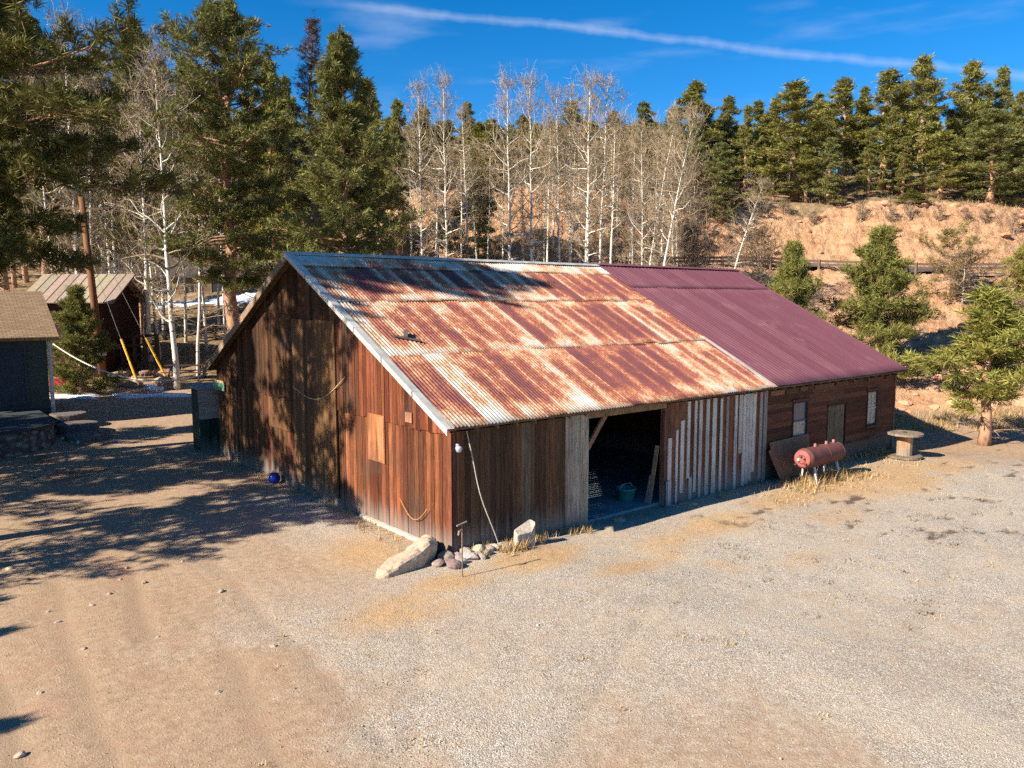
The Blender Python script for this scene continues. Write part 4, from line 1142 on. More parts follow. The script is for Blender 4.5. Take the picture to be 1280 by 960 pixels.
def cabin(name, label, px0, px1, d, yb_, ye_, ridge_y, wallc, roofc, depth=5.0, metal=False, holes=()):
    xa, ya = at(px0, d); xb, yb = at(px1, d); zb = zof(yb_, d); ze = zof(ye_, d); zr_ = zof(ridge_y, d + depth / 2)
    L_ = math.hypot(xb - xa, yb - ya); rz = math.atan2(yb - ya, xb - xa)
    t = empty(name, (xa, ya, zb), rz); tag(t, label, "cabin")
    h = ze - zb; m = MB(); z = -1.0
    while z < h - .01:
        z1 = min(z + .24, h)
        xs = [0] + [v for a, b, c, e in holes if c < z1 - .05 and e > z + .05 for v in (a, b)] + [L_]
        for a, b in zip(xs[::2], xs[1::2]): m.box(a, b, 0, .12, z, z1 - .012, tint(wallc, .2))
        z = z1
    m.box(0, .12, .12, depth, -1, h, wallc); m.box(L_ - .12, L_, .12, depth, -1, h, wallc); m.box(.12, L_ - .12, depth - .12, depth, -1, h, wallc)
    m.build("wall", MH, t)
    hr = zr_ - ze
    for s in (0, 1):
        a = math.atan2(hr, depth / 2); ln = (depth / 2 + .5) / math.cos(a)
        m = MB()
        if metal:
            k = 0; x = -.6
            while x < L_ + .6: m.box(x, x + .6, 0, ln, -.03, .03, tint(roofc, .1)); m.box(x + .6, x + .63, 0, ln, -.03, .06, tuple(v * .55 for v in roofc)); x += .63
        else: m.box(-.6, L_ + .6, 0, ln, -.06, .06, roofc)
        o = m.build("roof", M_attr, t)
        o.location = (0, -.5, h - hr / depth) if s == 0 else (L_, depth + .5, h - hr / depth); o.rotation_euler = (a, 0, 0 if s == 0 else math.pi)
    m = MB(); m.add([(0, 0, h), (0, depth, h), (0, depth / 2, h + hr), (.1, 0, h), (.1, depth, h), (.1, depth / 2, h + hr), (L_, 0, h), (L_, depth, h), (L_, depth / 2, h + hr), (L_ - .1, 0, h), (L_ - .1, depth, h), (L_ - .1, depth / 2, h + hr)], [(0, 2, 1), (3, 4, 5), (6, 7, 8), (9, 11, 10), (0, 3, 5, 2), (2, 5, 4, 1), (6, 8, 11, 9), (8, 7, 10, 11)], wallc); m.build("gable_end", MH, t)
    for (a, b, c, e) in holes:
        m = MB(); m.box(a, a + .08, -.03, .1, c, e, (.2, .15, .1)); m.box(b - .08, b, -.03, .1, c, e, (.2, .15, .1)); m.box(a + .08, b - .08, -.03, .1, e - .08, e, (.2, .15, .1))
        w = m.build("window", M_attr, t); m = MB(); m.box(a + .08, b - .08, .03, .05, c, e - .08, (.02, .02, .022)); m.build("pane", M_metal, w)
    return t
cabin("maroon_cabin", "dark maroon cabin with a pale ribbed metal roof behind the utility pole", 40, 126, 51, 463, 373, 343, (.035, .011, .01), (.29, .23, .17), 5.5, True)
cabin("log_cabin", "low brown log cabin with dark openings behind the aspens and the snow strip", 142, 345, 80, 384, 343, 318, (.20, .13, .07), (.07, .055, .045), 6., False, ((4.2, 6.0, .3, 2.6), (7.6, 8.6, .4, 2.3), (10.2, 12.0, .2, 2.6), (13.3, 14.6, .3, 2.6)))

# ------------------------------------------------------------------ utility pole, guys, clothesline
def pole():
    x, y = at(127, 50.0); z = Gs(x, y); zt = zof(200, 50.0)
    t = empty("utility_pole", (x, y, z)); tag(t, "brown wooden utility pole with a grey meter box by the maroon cabin", "utility pole")
    xt, yt = at(112, 50.0); H = 11.5
    tp = Vector(((xt - x), (yt - y), H))
    m = MB(); m.tube([(0, 0, -.5), tp * .5, tp], [.26, .22, .17], 12, (.22, .10, .045)); m.build("pole", M_pole, t, smooth=True)
    f = tp * (zof(438, 50) - z) / H
    m = MB(); m.box(f.x - .25, f.x + .25, f.y - .5, f.y - .25, f.z - .3, f.z + .3, (.5, .5, .5)); m.build("meter_box", M_attr, t, bevel=.02)
    m = MB(); m.beam(tp + Vector((-1.1, .7, -.7)), tp + Vector((1.1, -.7, -.7)), .12, .12, (.2, .12, .07)); m.build("crossarm", M_pole, t)
    for k in (-.9, 0.45, .9):
        m = MB(); m.lathe([(.03, 0), (.05, .04), (.05, .12), (.02, .16)], 8, tp + Vector((k, -.64 * k, -.64)), (.3, .35, .35)); m.build("insulator", M_metal, t)
    for i, ((ax, ay), (bx, by)) in enumerate((((169, 470), (155, 410)), ((206, 457), (187, 409)))):
        dd = 49.5 + i * 1.5
        a = Vector((*at(ax, dd), 0)); a.z = Gs(a.x, a.y)
        c = Vector((x, y, z)) + tp * (.72 + .18 * i)
        g = empty("guy_wire", a); tag(g, ["yellow-sleeved guy wire of the utility pole ending in the heap of rocks", "yellow-sleeved guy wire of the utility pole set farther right by the picnic frame"][i], "guy wire", "guy wires of the pole")
        v = (c - a); u = v.normalized(); ln = 2.9
        m = MB(); m.tube([u * .05, u * (.3), u * ln], [.075, .075, .075], 8, (.85, .48, .03)); m.build("yellow_guard", M_attr, g)
        m = MB(); m.tube([(0, 0, -.1), v], .014, 5, (.25, .25, .25)); m.build("wire", M_metal, g)
pole()

m = MB()
a = Vector((*at(60, 36.9), zof(425, 36.9))); b = Vector((-.3, 16.2, zr(16.2) - .25))
pts = []
for i in range(25):
    t = i / 24; p = a.lerp(b, t); p.z -= 1.45 * 4 * t * (1 - t) * .62; pts.append(p)
m.tube(pts, .03, 6, (.55, .5, .44)); tag(m.build("slack_cable", M_attr), "slack pale cable hanging from the green house to the barn's rear eave", "cable")

def fence():
    # corral of dark posts and rails
    t = empty("corral_fence"); tag(t, "dark wooden corral fence with rails between the yellow guys and the trees", "fence")
    pxs = [138, 152, 167, 181, 196]; P = []
    for i, px in enumerate(pxs):
        x, y = at(px, 53.5); z = Gs(x, y); P.append((x, y, z)); q = MB(); q.box(-.12, .12, -.12, .12, -.4, 2.5, (.075, .05, .038)); q.build("post", MV, t, loc=(x, y, z))
    for h in (.5, 1.15, 1.8, 2.4):
        q = MB()
        for a, b in zip(P[:-1], P[1:]): q.beam((a[0], a[1] - .16, a[2] + h), (b[0], b[1] - .16, b[2] + h), .06, .17, (.08, .052, .04))
        q.build("rail", MH, t)
    t = empty("rail_fence"); tag(t, "low grey pole fence running right across the clearing below the snow strip", "fence")
    P = []
    for i in range(9):
        x, y = at(175 + i * 19, 61 + (i % 2) * .3); z = Gs(x, y); P.append((x, y, z)); q = MB(); q.tube([(0, 0, -.3), (0, 0, 1.25)], .08, 7, (.12, .09, .07)); q.build("post", M_attr, t, loc=(x, y, z))
    for h in (.55, 1.05):
        q = MB()
        for a, b in zip(P[:-1], P[1:]): q.tube([(a[0], a[1] - .1, a[2] + h), (b[0], b[1] - .1, b[2] + h)], .05, 6, (.11, .08, .06))
        q.build("rail", M_attr, t)
    # A-frame picnic table
    x, y = at(232, 50.5); z = Gs(x, y)
    t = empty("picnic_table", (x, y, z), R(-35)); tag(t, "dark A-frame picnic table under the thick white aspen", "picnic table")
    m = MB(); c = (.06, .04, .035)
    for k in range(5): m.box(-1.3, 1.3, -.4 + k * .16, -.26 + k * .16, .95, 1.0, tint(c)); 
    m.build("tabletop", MH, t)
    for s in (-1, 1):
        m = MB(); m.box(-1.3, 1.3, s * .85 - .15, s * .85 + .15, .55, .6, c); m.build("seat", MH, t)
        for q in (-.35, .35):
            m = MB(); m.beam((s * .95, q * .5, .94), (s * .95, q * 2.4, 0), .06, .14, c); m.build("leg", MH, t)
fence()

def wagon():
    p = ground_px(72, 489); t = empty("garden_cart", (p[0], p[1], p[2]), R(-38)); tag(t, "small red cart with white wheels parked by the green house corner", "cart")
    c = (.30, .03, .035)
    m = MB(); m.box(-.9, .9, -.45, .45, .28, .32, c); m.box(-.9, .9, -.45, -.41, .32, .72, c); m.box(-.9, .9, .41, .45, .32, .72, c); m.box(-.9, -.86, -.41, .41, .32, .72, c); m.box(.86, .9, -.41, .41, .32, .72, c); m.build("tray", M_attr, t)
    for a in (-.6, .6):
        for s in (-1, 1):
            w = MB(); w.lathe([(.1, -.05), (.2, -.05), (.21, -.02), (.21, .02), (.2, .05), (.1, .05)], 16, (0, 0, 0), (.03, .03, .03)); o = w.build("wheel", M_attr, t, loc=(a, s * .5, .2)); o.rotation_euler = (R(90), 0, 0)
            h = MB(); h.lathe([(.02, -.06), (.11, -.055), (.11, .055), (.02, .06)], 12, (0, 0, 0), (.7, .68, .65)); h.build("hub", M_attr, o)
    m = MB(); m.tube([(.9, 0, .35), (1.5, 0, .5), (1.7, 0, .9)], .02, 6, (.05, .05, .05)); m.build("handle", M_metal, t)
    p = ground_px(88, 470); m = MB(); m.lathe([(.1, 0), (.13, .02), (.16, .36), (.17, .37), (.14, .37), (.12, .06)], 14, (0, 0, 0), (.75, .73, .7)); tag(m.build("white_bucket", M_attr, loc=tuple(p)), "small white bucket on the ground beyond the red cart", "bucket")
wagon()

def rockpile():
    rr = random.Random(9)
    for k in range(22):
        px = rr.uniform(130, 212); py = 476 + rr.uniform(-9, 8) + abs(px - 165) * .05
        p = ground_px(px, py); s = rr.uniform(.22, .6)
        m = MB(); m.rock((0, 0, 0), (s * rr.uniform(.9, 1.5), s * rr.uniform(.8, 1.2), s * rr.uniform(.6, .95)), rr.random(), tint(rr.choice([(.34, .2, .14), (.40, .28, .2), (.26, .19, .15)]), .2), rr.uniform(0, 3))
        tag(m.build("ring_rock", M_stone, loc=(p[0], p[1], p[2] + s * .2)), "reddish rock in the heap round the foot of the yellow guy wire", "rock", "rocks heaped by the yellow guy wire")
    # embankment boulders below the road on the right
    for k in range(46):
        px = rr.uniform(1118, 1290); d = rr.uniform(41.5, 52)
        x, y = at(px, d); s = rr.uniform(.12, .45)
        m = MB(); m.rock((0, 0, 0), (s * rr.uniform(.9, 1.5), s * rr.uniform(.8, 1.2), s * rr.uniform(.5, .9)), rr.random(), tint((.48, .28, .17), .2), rr.uniform(0, 3))
        tag(m.build("bank_rock", M_stone, loc=(x, y, Gs(x, y) + s * .15)), "orange-tan broken rock on the bank right of the barn", "rock", "rocks strewn down the bank below the road")
    # loose stones on the dirt yard
    for (px, py, s) in ((341, 809, .085), (105, 812, .07), (72, 778, .07), (180, 729, .08), (276, 740, .09), (60, 765, .05), (197, 797, .05), (273, 867, .07), (136, 743, .07), (158, 710, .06), (25, 945, .09), (20, 690, .12), (12, 712, .1), (115, 757, .06), (50, 867, .06), (228, 702, .05), (150, 725, .05), (866, 632, .16), (774, 652, .2)):
        p = ground_px(px, py); m = MB(); m.rock((0, 0, 0), (s * .95, s * .75, s * .5), rr.random(), tint((.40, .31, .23), .2), rr.uniform(0, 3))
        lab = "small tan stone lying loose on the dirt drive" if px < 400 else ("pale stone at the sill of the open bay" if px < 800 else "pale stone at the foot of the white striped boards")
        o = m.build("loose_stone", M_stone, loc=(p[0], p[1], p[2] + s * .2)); tag(o, lab, "stone", "loose stones on the dirt drive" if px < 400 else None)
rockpile()

def snow():
    t = NT("snow"); p = t.pos(); n = t.noise(p, 3., 4); t.set(Base__Color=t.mix(n, (.62, .66, .72), (.82, .84, .87)), Roughness=.6, Normal=t.bump(n, .3, .1)); ms = t.m
    def patch(pts_px, h, name_seed):
        # soft-edged patch: polar fan about the centre, resting on the ground
        P = [ground_px(a, b)[:2] for a, b in pts_px]
        P = np.array(P); c = P.mean(0); k = 48; per = []
        n_ = len(P)
        for i in range(k):
            f = i / k * n_; j = int(f); u = f - j; q = P[j % n_] * (1 - u) + P[(j + 1) % n_] * u
            q = c + (q - c) * (1 + (vnoise(i * .9, name_seed, 3) - .5) * .5); per.append(q)
        V = []; F = []; rings = 6
        for r in range(rings + 1):
            s = 1 - r / rings
            for q in per:
                x, y = c + (q - c) * s
                V.append((x, y, Gs(x, y) + (-.06 if r == 0 else h * min(1, r / 2.2) * (.7 + .6 * vnoise(x * 2, y * 2, 9)))))
        for r in range(rings):
            for i in range(k):
                F.append((r * k + i, r * k + (i + 1) % k, (r + 1) * k + (i + 1) % k, (r + 1) * k + i))
        o = link("snow", raw_mesh("snow", np.array(V), F, ms, None, True)); tag(o, kind="structure")
    patch([(60, 494), (95, 492), (126, 491), (124, 500), (95, 498), (62, 498)], .08, 1)
    patch([(75, 548), (110, 538), (125, 546), (95, 556)], .12, 4)
    patch([(130, 492), (175, 493), (236, 492), (238, 496), (180, 497), (150, 499)], .08, 2)
    patch([(180, 480), (205, 484), (205, 489), (185, 488)], .1, 3)
    # strip by the log cabin
    V = []; F = []
    n = 40
    for i in range(n + 1):
        px = 150 + 200 * i / n
        for j, q in enumerate((0, .3, .7, 1.)):
            x, y = at(px, 70.5 + (vnoise(i * .3, 2, 4) - .5) * 1.5 + 6.5 * q); V.append((x, y, Gs(x, y) + (.22 if 0 < j < 3 else -.1)))
    for i in range(n):
        for j in range(3): a = i * 4 + j; F.append((a, a + 4, a + 5, a + 1))
    tag(link("snow", raw_mesh("snow", np.array(V), F, ms, None, True)), kind="structure")
snow()

# ------------------------------------------------------------------ trees
def unit(v): return v / np.maximum(1e-6, np.linalg.norm(v, axis=-1, keepdims=True))

def tufts(P, D, S, k, col, r, width=.055, spread=.75, cvar=.3):
    """clusters of thin blades: P centres, D directions, S sizes"""
    n = len(P)
    D = unit(D)
    B = unit(D[:, None] * .75 + r.normal(0, spread, (n, k, 3)))
    base = P[:, None] + D[:, None] * (r.random((n, k, 1)) - .35) * S[:, None, None] * .7
    ln = S[:, None, None] * r.uniform(.6, 1.05, (n, k, 1))
    tip = base + B * ln
    side = unit(np.cross(B, r.normal(0, 1, (n, k, 3)))) * (S[:, None, None] * width / .3 * r.uniform(.6, 1.2, (n, k, 1)) * .5)
    mid = base + B * ln * .45
    V = np.stack([base, mid - side, tip, mid + side], 2).reshape(-1, 3)
    F = np.arange(n * k * 4).reshape(-1, 4)
    c = np.array(col)[None] * r.uniform(1 - cvar, 1 + cvar, (n, 1)) * (1 + r.uniform(-.08, .08, (n, 3)))
    c = np.repeat(c, k, 0) * r.uniform(.8, 1.2, (n * k, 1))
    return V, F, np.repeat(c, 4, 0)

class Tree:
    def __init__(s, seed): s.r = np.random.default_rng(seed); s.m = MB(); s.P = []; s.D = []; s.S = []
    def limb(s, a, d, ln, r0, droop=0., up=0., n=5, sides=4, jit=.12, col=(1, 1, 1)):
        pts = [np.array(a, float)]; d = np.array(d, float); d /= np.linalg.norm(d)
        for i in range(n):
            d = d + np.array([0, 0, -droop / n + up * (i / n) / n * 2]) + s.r.normal(0, jit / 2, 3)
            d /= np.linalg.norm(d); pts.append(pts[-1] + d * ln / n)
        s.m.tube(pts, [r0 * (1 - .8 * i / n) for i in range(n + 1)], sides, col, caps=False)
        return np.array(pts), d

def make_pine(name, seed, H, R_, base, profile, nb, tsize, tk, col, sub=5, width=.05, droop=.35, gap=0.0, dead=0, trunk_r=None, bark=None, leaf_frac=.3, nq=4):
    t = Tree(seed); r = t.r
    tr = trunk_r or H * .017
    n = 9; bend = r.normal(0, H * .006, (n, 2)); bend[0] = 0
    pts = [(bend[i][0], bend[i][1], H * .985 * i / (n - 1) - (.4 if i == 0 else 0)) for i in range(n)]
    t.m.tube(pts, [tr * (1.15 if i == 0 else 1) * (1 - .93 * i / (n - 1)) for i in range(n)], 10)
    az = 0.
    for i in range(nb):
        f = (i + r.random()) / nb
        hh = base + (1 - base) * f ** .95
        z = H * min(.985, hh)
        az += 2.39996 + r.normal(0, .35)
        rad = R_ * profile(f) * r.uniform(.45, 1.15)
        if r.random() < gap: rad *= .45
        rad = max(rad, .16)
        rise = -.05 + .85 * f + r.normal(0, .18)
        d0 = np.array([math.cos(az), math.sin(az), rise])
        q = (H * .985 * .001)
        start = np.array([np.interp(z, [p[2] for p in pts], [p[0] for p in pts]), np.interp(z, [p[2] for p in pts], [p[1] for p in pts]), z])
        L_, dl = t.limb(start, d0, rad * 1.08, .012 * H * .25 * (.35 + rad / R_) + .01, droop * (1 - f), .5, 5, 4)
        k = max(2, int(sub * (.5 + rad / R_)))
        for j in range(k):
            u = leaf_frac + (1 - leaf_frac) * (j + r.random()) / k
            p = np.array([np.interp(u * 5, range(6), L_[:, c]) for c in range(3)])
            side = 1 if j % 2 else -1
            dv = np.array([-math.sin(az), math.cos(az), 0]) * side * r.uniform(.4, 1.1) + dl * .7 + np.array([0, 0, r.uniform(-.35, .85)])
            ln = rad * r.uniform(.14, .36) * (1.15 - .4 * u) + .12
            dv /= np.linalg.norm(dv)
            e = p + dv * ln
            t.m.tube([p, (p + e) / 2 + r.normal(0, .03, 3), e], [.016, .012, .006], 3, caps=False)
            for q in range(nq):
                w = p + (e - p) * (1 - .85 * q / nq) + r.normal(0, .1 * tsize * 3, 3)
                t.P.append(w); t.D.append(dv + np.array([0, 0, .55]) + r.normal(0, .2, 3)); t.S.append(tsize * r.uniform(.75, 1.25))
        t.P.append(L_[-1]); t.D.append(dl + np.array([0, 0, .4])); t.S.append(tsize * 1.15)
    for q in range(7):
        t.P.append(np.array([pts[-1][0], pts[-1][1], H * (.94 + .014 * q)])); t.D.append(np.array([r.normal(0, .4), r.normal(0, .4), 1.])); t.S.append(tsize)
    for i in range(dead):
        z = H * base * r.uniform(.35, 1.0); a = r.uniform(0, 6.28)
        L_, dl = t.limb((0, 0, z), (math.cos(a), math.sin(a), r.uniform(-.3, .1)), R_ * r.uniform(.25, .6), .035, .3, 0, 4, 3, .3)
        for q in range(3):
            u = r.integers(1, 4); t.limb(L_[u], dl + r.normal(0, .6, 3), R_ * .15, .014, .2, 0, 2, 3, .4)
    V, F, C = tufts(np.array(t.P), np.array(t.D), np.array(t.S), tk, col, r, width)
    tm = raw_mesh(name + "_trunk", np.array(t.m.v), t.m.f, bark or M_bark, np.array(t.m.c), True)
    cm = raw_mesh(name + "_crown", V, F, M_needle, C)
    rr = np.hypot(V[:, 0], V[:, 1])
    return dict(trunk=tm, crown=cm, H=float(V[:, 2].max()), R=float(np.percentile(rr, 97)))

PONDC = (.17, .165, .048); GREEN = (.25, .23, .062); GREEN2 = (.22, .205, .058); DEEP = (.14, .13, .034); YOUNG = (.20, .19, .05)
prof_pond = lambda f: (math.sin(math.pi * min(1, .12 + f * .86)) ** .7) * (.9 if f < .75 else .9 - (f - .75) * 1.4)
prof_cone = lambda f: (1 - f) ** .8 * .95 + .08 if f > .12 else .6 + f * 3
prof_cone2 = lambda f: (1 - f) ** .82 * .98 + .06 if f > .1 else .7 + f * 2
prof_cone3 = lambda f: (1 - f) ** .92 * (.88 + .12 * math.sin(f * 14)) + .05 if f > .2 else .55 + f * 1.8
prof_round = lambda f: math.sqrt(max(0, 1 - ((f - .35) / .68) ** 2)) * .95 + .06
V_ = {}
V_['pond_a'] = make_pine("ponderosa", 1, 24, 4.0, .26, prof_pond, 135, .36, 20, PONDC, 9, .036, .3, .2, 26)
V_['pond_b'] = make_pine("ponderosa", 2, 21, 4.3, .12, prof_cone2, 155, .36, 20, PONDC, 10, .036, .3, .2, 10)
V_['pond_near'] = make_pine("ponderosa", 3, 19, 6.0, .4, prof_pond, 78, .42, 34, DEEP, 13, .03, .6, .35, 0)
V_['pond_open'] = make_pine("ponderosa", 13, 20, 3.4, .22, prof_pond, 62, .42, 14, GREEN2, 7, .045, .3, .4, 14, nq=3)
V_['hill_a'] = make_pine("hill_pine", 4, 14, 3.1, .18, prof_cone3, 66, .36, 15, GREEN, 8, .045, .2, .36, 12)
V_['hill_b'] = make_pine("hill_pine", 5, 14, 2.7, .12, prof_cone2, 70, .34, 15, GREEN2, 8, .045, .25, .34, 8)
V_['hill_c'] = make_pine("hill_pine", 6, 15, 2.8, .34, prof_cone3, 50, .36, 15, GREEN, 8, .045, .15, .42, 16)
V_['hill_d'] = make_pine("hill_pine", 12, 13, 2.9, .06, prof_cone2, 66, .36, 15, (.21, .21, .07), 8, .045, .3, .36, 4)
V_['young_a'] = make_pine("young_pine", 7, 6.5, 2.3, .02, prof_cone2, 105, .27, 18, YOUNG, 7, .03, .1, .15, 0, .12, nq=5)
V_['young_b'] = make_pine("young_pine", 8, 7, 2.5, .3, prof_cone3, 56, .36, 22, (.235, .22, .05), 7, .03, .05, .35, 4, .17, nq=3)
V_['sparse'] = make_pine("sparse_pine", 9, 5, 2.2, .1, prof_round, 40, .26, 12, (.24, .19, .07), 5, .035, .1, .35, 6, .09)
V_['spruce'] = make_pine("dying_spruce", 10, 24, 2.3, .12, prof_cone, 150, .26, 9, (.10, .06, .032), 5, .035, .25, .1, 10, None, M_bark2)
GRP_ = {}

def place_tree(kind, name, x, y, H, Rw, label, cat, group, rz, lean=0.0, zoff=0.0):
    v = V_[kind]
    o = empty(name, (x, y, Gs(x, y) - .1 + zoff), rz)
    if lean: o.rotation_euler = (0, lean, rz)
    sx = Rw / v['R']; sz = H / v['H']
    for part, key in (("trunk", "trunk"), ("crown", "crown")):
        c = link(part, v[key], o); c.scale = (sx, sx, sz)
    tag(o, label, cat, group)
    return o

NT_ = [0]
def pine(kind, px, d, top, wpx, label, group=None, name="pine_tree", rz=None):
    x, y = at(px, d); z = Gs(x, y); H = zof(top, d) - z
    NT_[0] += 1
    return place_tree(kind, name, x, y, H, wpx * d / FPX / 2, label, "pine tree", group, (NT_[0] * 1.7) if rz is None else rz)

# left side
pine('pond_near', -34, 29, -120, 440, "big dark pine whose boughs reach in over the left edge and the house roof", rz=.6)
pine('pond_a', 183, 60, 10, 90, "round-topped pine with an orange trunk behind the white aspens at left")
pine('pond_a', 293, 50, -14, 175, "tallest pine with an orange trunk just left of the barn gable peak", rz=2.2)
pine('spruce', 396, 52, 8, 88, "brown thin-needled dying spruce between the two big pines")
pine('pond_b', 436, 43, 26, 188, "broad dense pine right behind the rusty roof's left end", rz=4.0)
pine('hill_c', 345, 58, 60, 80, "slimmer pine filling the gap left of the dying spruce")
pine('pond_a', 62, 68, 8, 90, "pine rising behind the maroon cabin at the left edge")
pine('pond_a', 8, 58, -60, 120, "dark pine behind the green house at the far left")
pine('hill_a', 116, 92, 60, 80, "pine half hidden among the leftmost aspens on the wooded slope")
pine('hill_b', 245, 88, 60, 80, "pine in shade between the thick aspen and the tallest pine")
pine('hill_b', 500, 70, 118, 67, "pine on the slope at the right edge of the big broad pine")
pine('hill_c', 468, 62, 95, 80, "pine squeezed in behind the broad dense pine's right flank")
# hillside behind the aspens
pine('hill_a', 528, 92, 128, 64, "first hillside pine right of the big broad pine, behind the left aspens")
pine('hill_b', 586, 86, 124, 55, "pointed pine behind the pair of thin aspens left of centre")
pine('hill_a', 618, 96, 146, 66, "low round pine between the pointed pine and the tall white aspens")
pine('hill_d', 598, 66, 205, 83, "dark stooping pine near the orange bank left of the tall white aspens")
pine('hill_a', 652, 100, 140, 64, "pine behind the two tall white aspens at the centre of the ridge")
pine('hill_a', 715, 93, 122, 66, "round-headed pine behind the clump of aspens over the roof seam")
pine('hill_b', 762, 98, 136, 64, "pine behind the right side of the aspen clump over the roof seam")
pine('hill_d', 800, 94, 124, 66, "dense pine on the ridge just left of the tall flat-topped pine")
pine('hill_d', 835, 102, 130, 64, "pine tucked against the left flank of the tall flat-topped pine")
pine('hill_c', 862, 90, 96, 79, "tall flat-topped pine above the leaning aspens")
pine('hill_b', 902, 95, 116, 70, "pine in the dip just right of the tall flat-topped pine")
pine('hill_b', 940, 99, 122, 64, "pine at the left shoulder of the broad bushy ridge pine")
pine('hill_a', 985, 86, 95, 120, "broad bushy ridge pine above the overhanging rock step")
pine('hill_c', 1043, 92, 92, 74, "pine with a thin bare tip right of the broad bushy ridge pine")
pine('hill_d', 1028, 82.5, 168, 51, "small pine on the lip of the cut bank by the rock step")
pine('hill_c', 1092, 90, 82, 83, "tall open-stemmed pine with a bare pale trunk above the cut bank")
pine('hill_a', 1140, 88, 63, 89, "highest pine on the right-hand ridge")
pine('hill_a', 1197, 90, 72, 85, "round-topped pine second from the highest on the right ridge")
pine('hill_b', 1234, 92, 78, 66, "narrow spire pine right of the round-topped ridge pine")
pine('hill_b', 1278, 94, 84, 64, "pine cut by the right edge of the picture on the skyline")
pine('hill_d', 1226, 82.5, 132, 117, "broad low pine with wide boughs standing at the top of the cut bank")
pine('hill_a', 1166, 84, 160, 70, "short pine in front of the highest ridge pine at the bank top")
pine('hill_d', 1270, 84, 150, 85, "bushy pine at the bank top by the right edge")
pine('hill_b', 1118, 86, 168, 42, "thin low pine beneath the tall open-stemmed pine")
pine('young_a', 1130, 80.5, 236, 44, "scrubby little pine hanging on the cut bank's rim")
pine('young_a', 98, 45, 350, 84, "bushy dark low pine before the maroon cabin, right of the green house", name="young_pine", rz=2.0)
for k, (px, d, top, w) in enumerate(((925, 88, 128, 50), (958, 90, 118, 56), (1010, 95, 112, 54), (1066, 94, 104, 52), (1116, 95, 96, 50), (1216, 97, 104, 50), (1256, 90, 110, 56), (878, 93, 128, 46), (845, 88, 150, 46), (1076, 85, 160, 50), (1000, 84, 178, 46), (1200, 85, 150, 52), (1105, 88, 130, 52), (960, 84, 190, 40))):
    x, y = at(px, d); z = Gs(x, y)
    place_tree(('hill_b', 'hill_a', 'hill_d')[k % 3], "pine_tree", x, y, zof(top, d) - z, w * d / FPX / 2, "pine filling the gaps between the taller pines on the right-hand ridge", "pine tree", "gap-filling pines of the right-hand ridge", k * 1.9)
# right foreground
pine('young_a', 988, 46, 293, 100, "young pine behind the maroon roof, left of the larger one", name="young_pine")
pine('young_a', 1096, 46, 274, 132, "large conical young pine beyond the maroon roof's right slope", name="young_pine", rz=1.0)
pine('sparse', 1182, 56, 272, 82, "sparse yellowing pine by the guard rail above the bank", name="young_pine")
pine('young_b', 1238, 34.5, 345, 182, "bright green pine with a bare lower trunk at the right edge of the yard", name="young_pine", rz=.4)
pine('young_b', 1283, 52, 282, 78, "yellow-green pine by the guard rail at the right edge", name="young_pine")
pine('young_a', 1182, 50, 430, 30, "pine seedling low on the rocky bank right of the roof corner", name="young_pine") if False else None
# pines outside the frame whose shade falls across the yard and the gable
for i, (x, y, H, w, kd, lab) in enumerate((
        (-15.0, 9.2, 22.0, 2.9, 'pond_a', "tall pine left of the view, shading the gable and the roof peak"),
        (-17.0, 14.6, 17.0, 3.4, 'pond_b', "pine left of the view that shades the barn's rear half"),
        (-15.5, 6.8, 10.5, 2.6, 'pond_open', "middling pine left of the view that shades the drive"),
        (-16.0, 24.2, 13.0, 3.0, 'pond_b', "pine left of the view that shades the porch and steps"),
        (-12.6, 18.5, 15.0, 3.2, 'pond_b', "pine left of the view nearest the house porch"),
        (-17.6, 2.6, 5.7, 1.0, 'young_a', "small pine left of the view, the farther of two by the drive"),
        (-18.0, -1.2, 5.7, 1.1, 'young_a', "small pine left of the view, the nearer of two by the drive"))):
    place_tree(kd, "pine_tree", x, y, H, w, lab, "pine tree", None, i * 1.3)

# dense wood farther up the slopes
rr = random.Random(31)
for k in range(58):
    px = 470 + 840 * (k + rr.random()) / 58; d = rr.uniform(106, 135)
    x, y = at(px, d); z = Gs(x, y)
    top = np.interp(px, [440, 520, 700, 860, 1000, 1140, 1300], [150, 160, 160, 150, 138, 125, 125]) + rr.uniform(-12, 35)
    H = max(8, zof(top, d) - z)
    place_tree(rr.choice(['hill_a', 'hill_b', 'hill_d']), "pine_tree", x, y, H, rr.uniform(2.6, 3.6), "pine in the far rank of the wood along the hilltop", "pine tree", "pines of the far rank along the hilltop", rr.uniform(0, 6))
for k in range(44):
    px = -40 + 530 * (k + rr.random()) / 44; d = rr.uniform(84, 118)
    x, y = at(px, d); z = Gs(x, y); top = rr.uniform(60, 170)
    H = max(9, zof(top, d) - z)
    place_tree(rr.choice(['hill_a', 'hill_b', 'hill_c']), "pine_tree", x, y, H, rr.uniform(2.5, 3.6), "pine in the shaded wood behind the log cabin", "pine tree", "pines of the shaded wood behind the log cabin", rr.uniform(0, 6))

for k in range(44):
    px = 476 + 430 * (k + rr.random()) / 44; d = rr.uniform(78, 98)
    x, y = at(px, d); z = Gs(x, y); H = max(5, zof(rr.uniform(142, 200), d) - z)
    place_tree(rr.choice(['hill_a', 'hill_b', 'hill_d', 'hill_d']), "pine_tree", x, y, H, rr.uniform(2., 3.), "pine on the slope behind the bare aspens", "pine tree", "pines of the slope behind the bare aspens", rr.uniform(0, 6))

